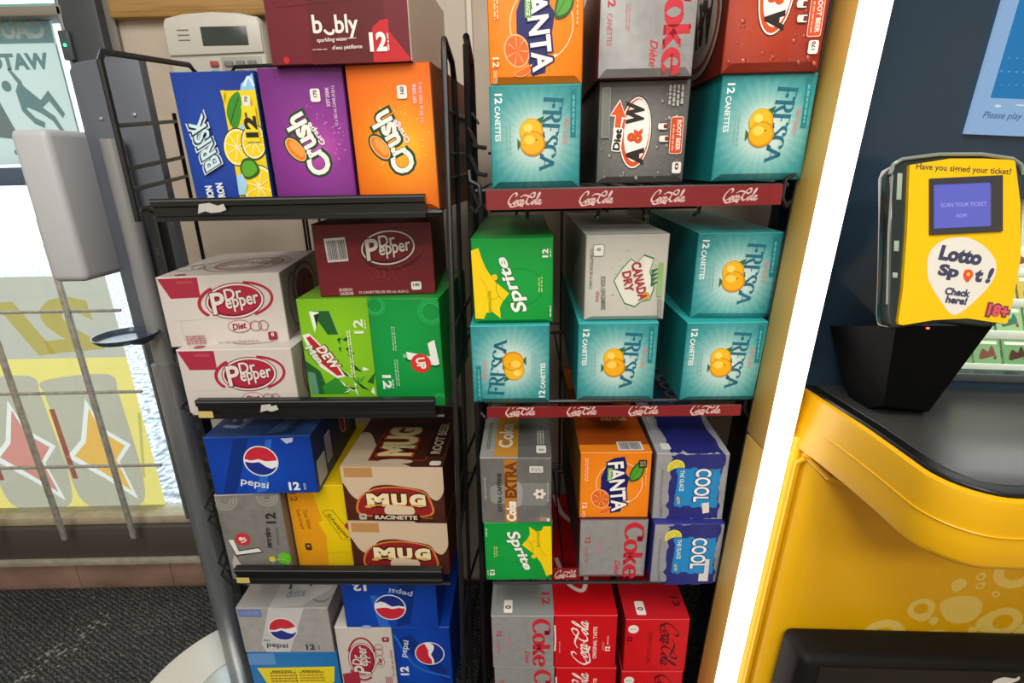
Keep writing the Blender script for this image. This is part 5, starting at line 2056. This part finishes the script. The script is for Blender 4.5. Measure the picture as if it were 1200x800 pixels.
rng = random.Random(21)
spots = []
for big in (3.6, 2.9, 2.1, 1.3, .75):
    for i in range(700):
        u, v = rng.uniform(.16, .98), rng.uniform(.22, .72)
        r = big * rng.uniform(.85, 1.1)
        if v * 51 < 34.0 - (u * 52 - 8) * .80 + r * .9:
            continue
        if all(math.hypot((u - a) * 52, (v - b) * 51) > (r + c) * 1.10 + .12 for a, b, c, h in spots):
            spots.append((u, v, r, rng.random() < .65))
for lay in (0, 1):
    A.hold = True
    for k_, (u, v, r, hole) in enumerate(spots):
        if lay == 0:
            drop(A, u, v, r, k_ * 2.4)
        elif hole:
            A.ell(u, v, r * .52, r * .46, M_KY, part='lettering')
    A.hold = False
    A.n += 1
A.build(kio, lc)
lc.build('lower_cabinet', kio)
MB().tube([(.050, .690, .05), (.050, .690, .825), (.056, .684, .835)], .0045, M_KY, 8).build('corner_rib', kio)
MB().tube([(.060, .680, .838), (.078, .655, .822), (.100, .648, .817), (.128, .652, .820)], .0045, M_KY, 8).build('moulded_seam', kio)
# frame round the light strip
M_KT = mat('kiosk_side_tan', '#dcb25a', .35)
b = MB().box((.004, .702, .04), (.043, .766, .832), M_KT, .003)
b.build('side_trim', kio)
MB().box((.004, .702, .835), (.043, .766, 1.75), M_KT, .003).build('side_trim', kio)
MB().box((.0032, .7645, .04), (.020, .7675, 1.75), mat('dark_trim_edge', '#2c2a2c', .25, .3), .0005).build('trim_edge', kio)
MB().box((.0015, .693, .06), (.0385, .704, 1.75), M_LED, .004, 3).build('light_strip', kio)
# upper panel with an opening for the ticket display
OX0, OX1, OZ0, OZ1 = .285, .60, .962, 1.215
b = MB()
b.box((.041, .73, .93), (OX0, .75, 1.75), M_PANEL)
b.box((OX0, .73, OZ1), (KR, .75, 1.75), M_PANEL)
b.box((OX0, .73, .93), (KR, .75, OZ0), M_PANEL)
b.box((OX1, .73, OZ0), (KR, .75, OZ1), M_PANEL)
b.build('upper_panel', kio)
MB().box((OX0 - .01, .727, OZ0 - .012), (OX1, .731, OZ0), mat('grey_ledge', '#474d4e', .4), .001).build('ledge', kio)
b = MB()
b.box((.15, .90, .04), (KR, 1.12, 1.75), M_PANEL)
b.box((.15, .75, 1.23), (KR, .90, 1.75), M_PANEL)
b.box((.15, .75, .04), (KR, .90, .93), M_PANEL)
b.build('rear_cabinet', kio)
# counter with its yellow moulding: the side face flares out towards the light strip
def outline(left, r, yf):
    """Polyline from the back along the left side, round the corner, to the right end."""
    P = list(left)
    x0_ = left[-1][0]
    for k in range(0, 10):
        a = math.radians(180 + 90 * k / 9)
        P.append((x0_ + r + r * math.cos(a), yf + r + r * math.sin(a)))
    P.append((.35, yf))
    P.append((KR, yf))
    return P


TOP = [(.056, .733), (.062, .66), (.067, .60), (.068, .54)]
BOT = [(.041, .733), (.056, .66), (.062, .60), (.065, .54)]
sect = [(outline([(x + .004, y) for x, y in TOP], .058, .451), .930), (outline(TOP, .060, .447), .9275), (outline([(x - .001, y) for x, y in TOP], .060, .446), .922)]
for t_ in (.33, .66):
    sect.append((outline([(a[0] * (1 - t_) + b_[0] * t_, a[1]) for a, b_ in zip(TOP, BOT)], .060, .446), .922 - .070 * t_))
sect += [(outline(BOT, .060, .446), .852), (outline([(x + .001, y) for x, y in BOT], .060, .448), .846), (outline([(x + .006, y) for x, y in BOT], .056, .453), .842)]
v, f = [], []
n_ = len(sect[0][0])
for P, z in sect:
    v += [(x, y, z) for x, y in P]
for r in range(len(sect) - 1):
    for k in range(n_ - 1):
        f.append([r * n_ + k, (r + 1) * n_ + k, (r + 1) * n_ + k + 1, r * n_ + k + 1])
for r in (0, len(sect) - 1):
    k = len(v)
    v += [(KR, .733, sect[r][1])]
    ring_ = [r * n_ + q for q in range(n_)] + [k]
    f.append(ring_ if r == 0 else ring_[::-1])
rim = MB().add(v, f, M_KY)
rim.build('counter_rim', kio)
gl = outline([(a[0] * .5 + b_[0] * .5 - .0005, a[1]) for a, b_ in zip(TOP, BOT)], .060, .4455)
MB().tube([(x, y, .887) for x, y in gl[1:]], .0011, M_KY, 5).build('rim_groove', kio)


def slab_from(P, z0, z1, m, bev):
    return flatprism(MB(), [(KR, .733)] + P, z0, z1, m, bev)


slab_from(outline([(x + .005, y) for x, y in TOP], .057, .452), .926, .9345, M_RUB, .002).build('counter_edge', kio)
slab_from(outline([(x + .020, y) for x, y in TOP], .046, .468), .930, .9355, M_COUNTER, .001).build('counter_top', kio)
# moulded boss at the right of the rim
MB().lathe([(.0, -.002), (.018, -.002), (.022, .0), (.020, .004), (.012, .006)], M_KY, (0, 0, 0), 24).build('boss', kio).matrix_local = Matrix.Translation((.222, .447, .878)) @ Matrix.Rotation(math.radians(90), 4, 'X')
# black tray
b = MB()
b.box((.070, .598, .12), (KR, .664, .543), mat('black_tray', '#101010', .6, 0, .2), .016, 4)
b.build('tray_frame', kio)
b = MB().box((.098, .5965, .12), (KR, .60, .528), mat('tray_inside', '#0d0d0c', .5), .001)
A = Art(52, 40, lambda x, z, k: (.098 + x, .5965 - k, .128 + z))
A.blob([(.525, .045), (.55, .025), (.585, .03), (.595, .018), (.60, .035), (.58, .055), (.55, .07), (.53, .065)], '#d9d8d2')
A.build(kio, b)
b.build('tray_panel', kio)
# display
SX0, SX1, SZ0, SZ1 = .1895, .60, 1.293, 1.68
b = MB().box((SX0, .7245, SZ0), (SX1, .7295, SZ1), mat('screen_border_glow', '#203040', .3, emit='#8fb2d8', es=.85))
A = Art((SX1 - SX0) * 100, (SZ1 - SZ0) * 100, lambda x, z, k: (SX0 + x, .7245 - k, SZ0 + z))
e_blue = mat('screen_blue_glow', '#102030', .3, emit='#0678b4', es=.85)
e_dot = mat('screen_dot_glow', '#102030', .3, emit='#3fa3cf', es=.85)
e_txt = mat('screen_text', '#20304a', .3, emit='#46567c', es=.8)
e_wht = mat('screen_white_glow', '#203040', .3, emit='#d5e2dc', es=.9)
A.rect(.045, 0, 1, 1 - .043 / .387, e_blue)
for r in range(22):
    for c in range(40):
        u, v = .055 + c * .0235 + (.0118 if r % 2 else 0), .03 + r * .039
        if v < .87 and (c > 4 + (r * 7) % 5 or r > 18):
            A.hold = True
            A.ell(u, v, .09 + .07 * ((c * 3 + r) % 3), .12, e_dot, n=8)
A.hold = False
A.n += 1
A.ell(.075, 1 - .034 / .387, .42, .16, e_wht, n=16)
A.ell(.15, 1 - .036 / .387, .9, .08, e_wht, n=16)
A.text('Please play responsibly', .168, 1 - .022 / .387, 10.6, 1.02, 0, e_txt, .01, .2)
A.ell(.22, .992, 1.2, .25, e_wht, n=16)
A.build(kio, b)
b.build('display_screen', kio)
# ticket display
t_lining = mat('display_lining', '#cfd8c8', .6)
b = MB()
b.box((OX0 + .001, .752, OZ0 - .02), (OX1, .898, OZ0 - .012), t_lining)
b.box((OX0 + .001, .890, OZ0 - .012), (OX1, .898, OZ1), t_lining)
b.build('display_recess', kio)
for r in range(4):
    y, z = .768 + .030 * r, .962 + .046 * r
    MB().box((OX0 + .002, y - .004, z - .010), (OX1, y + .0, z + .004), mat('ticket_rail', '#dfe9dc', .35), .001).build('ticket_rail', kio)
KM = Matrix.Translation((KX, 0, 0)) @ Matrix.Rotation(KLEAN, 4, 'Y')
rows = [('green', ['#6f9f6a', '#78a872', '#6a9a66'], 'bottom'), ('pale green', ['#85ad78', '#7fae74', '#8bb07e'], 'second'),
        ('yellow and grey', ['#b7a04a', '#8f8f8c', '#c0ab50'], 'third'), ('pink', ['#d3a9a2', '#d9c9c2', '#cf9d98'], 'top')]
for r, (cn, cols, rn) in enumerate(rows):
    y, z = .768 + .030 * r, .962 + .046 * r
    for i in range(6):
        x = OX0 + .012 + i * .048
        o = thing('lottery_ticket', '%s lottery ticket in the %s row of the kiosk display' % (cn, rn), 'ticket', (0, 0, 0), group='lottery tickets, %s row' % rn)
        o.matrix_world = KM @ Matrix.Translation((x, y + .002, z + .002)) @ Matrix.Rotation(math.radians(-28), 4, 'X')
        b = MB().box((0, 0, 0), (.044, .0012, .040), mat('ticket_' + cols[i % 3], cols[i % 3], .4))
        A = Art(4.4, 4.0, lambda X, Z, k: (X, -k, Z))
        A.blob([(.2, .8), (.35, .4), (.55, .5), (.7, .25), (.8, .6), (.5, .75)], ['#3a4a3a', '#7a4a40', '#4a2f2a', '#3f6a5a'][(i + r) % 4])
        A.rect(.1, .08, .9, .2, '#dfe3d3')
        A.text('$', .78, .72, .5, .8, 0, '#7a2f2a', .05)
        A.build(o, b)
        b.build('ticket_face', o)
d = bpy.data.lights.new('display_lamp', 'AREA')
d.shape = 'RECTANGLE'
d.size, d.size_y, d.energy, d.color = .28, .05, .45, (.95, 1, .95)
o = bpy.data.objects.new('display_lamp', d)
COL.objects.link(o)
o.matrix_world = KM @ Matrix.Translation((.45, .80, OZ1 - .004))

# ------------------------------------------------------------------ ticket checker
chk = thing('ticket_checker', 'yellow ticket checker with a small blue screen mounted on the dark kiosk panel', 'ticket checker', (0, 0, 0))
chk.matrix_world = KM @ Matrix.Translation((0, .565, 1.06)) @ Matrix.Rotation(-math.atan2(.06, .195), 4, 'X')
outer = [(.0307, .186), (.034, .1965), (.0440, .2035), (.0865, .2108), (.1355, .2128), (.1700, .2095), (.1805, .2030), (.1845, .1920), (.1877, .158), (.1899, .1001), (.1851, .061), (.1702, .0265), (.1625, .0195), (.1520, .0180), (.1012, .0215), (.0620, .0150), (.0450, .0120), (.0380, .0160), (.0355, .030), (.0352, .0654), (.0335, .1329)]
M_CLR = mat('smoky_clear_plastic', '#252e2e', .12, 0, .6)
M_CHR = mat('bright_edge', '#a9b3ad', .15, .5)
b = MB().prism(outer, .020, M_CLR, bev=.004, seg=3)
b.build('housing', chk)
MB().tube([(x, -.001, z) for x, z in outer[0:8]], .0022, M_CHR, 6).build('clear_edge', chk)
MB().tube([(.0345, .0, .186), (.0335, .0, .12), (.0355, .0, .04)], .0012, M_CHR, 6).build('clear_edge', chk)
for z0, z1 in ((.1, .112), (.07, .076), (.158, .188)):
    MB().box((.040, -.0012, z0), (.0455, .0, z1), mat('pale_reflector', '#98a596', .3), .0004).build('inner_block', chk)
yel = [(.0509, .1965), (.0965, .2054), (.1357, .2070), (.1690, .2065), (.1712, .2045), (.1798, .1577), (.1835, .0998), (.1785, .056), (.1723, .0236), (.1690, .0222), (.1256, .0269), (.0863, .0236), (.0521, .0166), (.0475, .0175), (.0465, .0215), (.0501, .0563), (.0517, .1239)]
FB = MB().prism(yel, .004, mat('checker_yellow', '#e6b800', .35), to3=lambda v: Vector((v.x, v.y - .004, v.z)))
A = Art(22, 22, lambda x, z, k: (x, -.004 - k, z))


def cmuv(x, z):
    return (x * 100 / 22, 1 - z * 100 / 22)


A.text('Have you signed your ticket?', *cmuv(.1128, .1935), 10.9, .92, -1, '#4a4636', .02)
pin = [(.0770, .0766), (.0772, .096), (.084, .107), (.0963, .1150), (.1159, .1180), (.1320, .1140), (.1470, .1030), (.1555, .0891), (.1530, .0720), (.138, .052), (.1106, .0300), (.092, .048), (.081, .064)]
A.blob([cmuv(*p) for p in pin], '#d6d3c9', n=4)
nav = '#3c4058'
A.text('Lotto', *cmuv(.1145, .0975), 4.9, 1.75, -6, nav, .06, .15)
A.text('Sp', *cmuv(.1010, .0780), 2.4, 1.75, -6, nav, .06, .15)
A.text('t', *cmuv(.1360, .0755), .95, 1.5, -6, nav, .06, .15)
A.text('!', *cmuv(.1485, .0760), .55, 1.8, -6, nav, .06, .25)
A.blob([cmuv(*p) for p in ((.1205, .0815), (.1265, .0815), (.129, .077), (.1275, .073), (.1230, .0675), (.119, .072), (.118, .077))], '#d9482a', n=3)
A.ell(*cmuv(.1235, .0765), .2, .2, '#f0c24a', n=12)
A.text('Check', *cmuv(.1125, .0560), 2.9, .85, -5, nav, .04, .15)
A.text('here!', *cmuv(.1115, .0470), 2.4, .85, -5, nav, .04, .15)
A.text('18+', *cmuv(.1600, .0365), 2.75, 1.75, -6, '#6a3a4a', .12, .1)
A.text('18+', *cmuv(.1600, .0365), 2.4, 1.35, -6, '#d0505a', .04, .1)
A.build(chk, FB)
FB.build('faceplate', chk)
bz = [(.0733, .1815), (.1555, .1886), (.1589, .126), (.0765, .1191)]
sc_ = [(.0775, .175), (.1431, .1804), (.1457, .1313), (.08, .126)]
b = MB()
M_BEZ = mat('screen_bezel', '#35363a', .35)
v = [(x, -.0065, z) for x, z in bz] + [(x, -.0065, z) for x, z in sc_] + [(x, -.002, z) for x, z in bz]
b.add(v, [[0, 4, 5, 1], [1, 5, 6, 2], [2, 6, 7, 3], [3, 7, 4, 0]], M_BEZ)
b.add(v, [[0, 1, 9, 8], [1, 2, 10, 9], [2, 3, 11, 10], [3, 0, 8, 11]], M_BEZ)
b.build('bezel', chk)
b = MB().add([(x, -.0052, z) for x, z in sc_], [[3, 2, 1, 0]], mat('checker_screen_glow', '#303060', .3, emit='#5f66c4', es=.8))
A = Art(22, 22, lambda x, z, k: (x, -.0052 - k, z))
e_t = mat('checker_text_glow', '#505080', .3, emit='#9fa5dc', es=.8)
A.text('SCAN YOUR TICKET', *cmuv(.1135, .1545), 5.2, .45, 4, e_t, .01)
A.text('NOW', *cmuv(.1120, .1420), 1.2, .42, 4, e_t, .01)
A.build(chk, b)
b.build('screen', chk)
lens = MB().lathe([(.0016, -.001), (.0016, .001)], mat('red_scan_light', '#5a1010', .3, emit='#ff4a3a', es=5.0), (.089, .006, .0145), 10)
lens.build('scan_light', chk)
# tapering black support under the checker
M_SUP = mat('black_support', '#060708', .7, 0, .12)
top_ = [(.052, .006, .016), (.165, .006, .020), (.160, .165, .020), (.075, .165, .018)]
bot = [(.100, .085, -.085), (.165, .090, -.092), (.190, .150, -.105), (.105, .150, -.105)]
b = MB().add(top_ + bot, [[3, 2, 1, 0], [4, 5, 6, 7], [0, 1, 5, 4], [1, 2, 6, 5], [2, 3, 7, 6], [3, 0, 4, 7]], M_SUP)
b.build('support_bracket', chk)

for x, z in ((.08, .0), (.58, .034)):
    MB().lathe([(.02, z), (.02, .044)], M_RUB, (x, .80, 0), 16).build('foot', kio)
# ------------------------------------------------------------------ hand sanitizer stand by the window
PX, PY = -.681, .972
std = thing('sanitizer_stand', 'silver pole stand with round brushed disc base left of the racks', 'stand', (PX, PY, 0))
M_POLE = noise_mat('brushed_pole', [(0.3, '#8d9298'), (0.7, '#a7abae')], 6, .28, 3, metal=.75, stretch=(60, 60, 1))
M_DISC = mat('brushed_disc', '#f4f1ec', .34, .55)
b_ = M_DISC.node_tree.nodes['Principled BSDF']
b_.inputs['Anisotropic'].default_value = .85
b_.inputs['Anisotropic Rotation'].default_value = .25
N = Nodes(M_DISC)
tg = N.new('ShaderNodeTangent', direction_type='RADIAL', axis='Z')
N.link(tg, 'Tangent', N.b, 'Tangent')
MB().lathe([(.0, .0), (.268, .0), (.275, .002), (.275, .007), (.271, .010), (.135, .012)], M_DISC, n=72).build('base_disc', std)
MB().lathe([(.136, .010), (.134, .0135), (.128, .0145), (.02, .015)], mat('pale_disc_centre', '#c7d0d8', .22, .6), n=56).build('base_boss', std)
MB().lathe([(.042, .013), (.042, .024), (.034, .03), (.0265, .032)], M_POLE, n=32).build('collar', std)
MB().tube([(0, 0, .014), (0, 0, .90)], .0255, M_POLE, 24).build('pole', std)
MB().tube([(0, -.002, .84), (0, -.002, 1.31)], .0175, mat('satin_grey_pole', '#8f9091', .35, .3), 24).build('upper_pole', std)
M_PAN = mat('glare_grey_panel', '#5b616a', .42, 0, .4)  # dark panel, its colour lightened to carry the haze of window glare
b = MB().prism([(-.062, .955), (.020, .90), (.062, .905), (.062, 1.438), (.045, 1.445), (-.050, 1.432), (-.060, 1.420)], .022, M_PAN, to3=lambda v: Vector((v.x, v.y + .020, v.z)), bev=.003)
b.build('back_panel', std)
for x, z in ((-.024, 1.345), (.035, 1.35)):
    MB().lathe([(.0035, 0), (.003, .002), (.001, .0028)], mat('bright_screw', '#b9bcc0', .25, .8), n=12).build('screw', std).matrix_local = Matrix.Translation((x, .020, z)) @ Matrix.Rotation(math.radians(90), 4, 'X')
MB().box((-.120, -.065, 1.075), (-.058, .055, 1.325), mat('dispenser_grey', '#b6b8bc', .45), .012, 3).build('dispenser', std)
MB().lathe([(.02, .0), (.058, .002), (.064, .008), (.066, .014), (.063, .014), (.056, .006), (.0, .004)], mat('smoky_tray', '#4c5a66', .15, .4), n=40).build('drip_tray', std).matrix_local = Matrix.Translation((-.030, -.045, .962)) @ Matrix.Scale(.80, 4)
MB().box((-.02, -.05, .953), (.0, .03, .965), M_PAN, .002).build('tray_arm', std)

# ------------------------------------------------------------------ alarm keypad on the wall
kp = thing('alarm_keypad', 'white alarm keypad with grey display on the beige wall above the blue carton', 'keypad', (-.765, WALL_Y - .001, 1.404))
M_KW = mat('ivory_plastic', '#c9c6bb', .45)
s_ = 1.035
o = MB().prism([(.0, .0), (.218, .0), (.218, .165), (.212, .178), (.17, .186), (.11, .189), (.05, .186), (.006, .178), (.0, .165)], .030, M_KW, to3=lambda v: Vector((v.x, v.y - .030, v.z)), bev=.004)
o.build('case', kp)
b = MB().prism([(.002, .102), (.216, .106), (.216, .165), (.210, .176), (.17, .184), (.11, .187), (.05, .184), (.008, .176), (.002, .165)], .006, mat('ivory_cover', '#d1cec3', .4), to3=lambda v: Vector((v.x, v.y - .036, v.z)), bev=.002)
b.build('upper_cover', kp)
MB().box((.083, -.0372, .120), (.186, -.0355, .158), mat('lcd_dark', '#3a4440', .25), .001).build('display', kp)
for z in (.151, .141, .131):
    MB().box((.030, -.0368, z), (.056, -.0355, z + .0025), mat('grille_grey', '#77766f', .6)).build('speaker_slot', kp)
MB().box((.115, -.0312, .02), (.207, -.0298, .098), mat('keypad_recess', '#a8a59b', .5), .001).build('key_recess', kp)
for r in range(4):
    for c in range(3):
        MB().box((.122 + c * .027, -.036, .078 - r * .019), (.141 + c * .027, -.031, .090 - r * .019), mat('key_grey', '#7c7b76', .5), .002).build('key', kp)
MB().box((.090, -.036, .078), (.108, -.030, .090), mat('key_red', '#a8473f', .5), .002).build('red_key', kp)
MB().box((.090, -.036, .059), (.108, -.030, .071), mat('key_blue', '#5f9aa6', .5), .002).build('blue_key', kp)
b = MB().box((.010, -.0304, .060), (.078, -.0298, .064), mat('keypad_mark', '#a9a698', .5))
b.build('logo', kp)
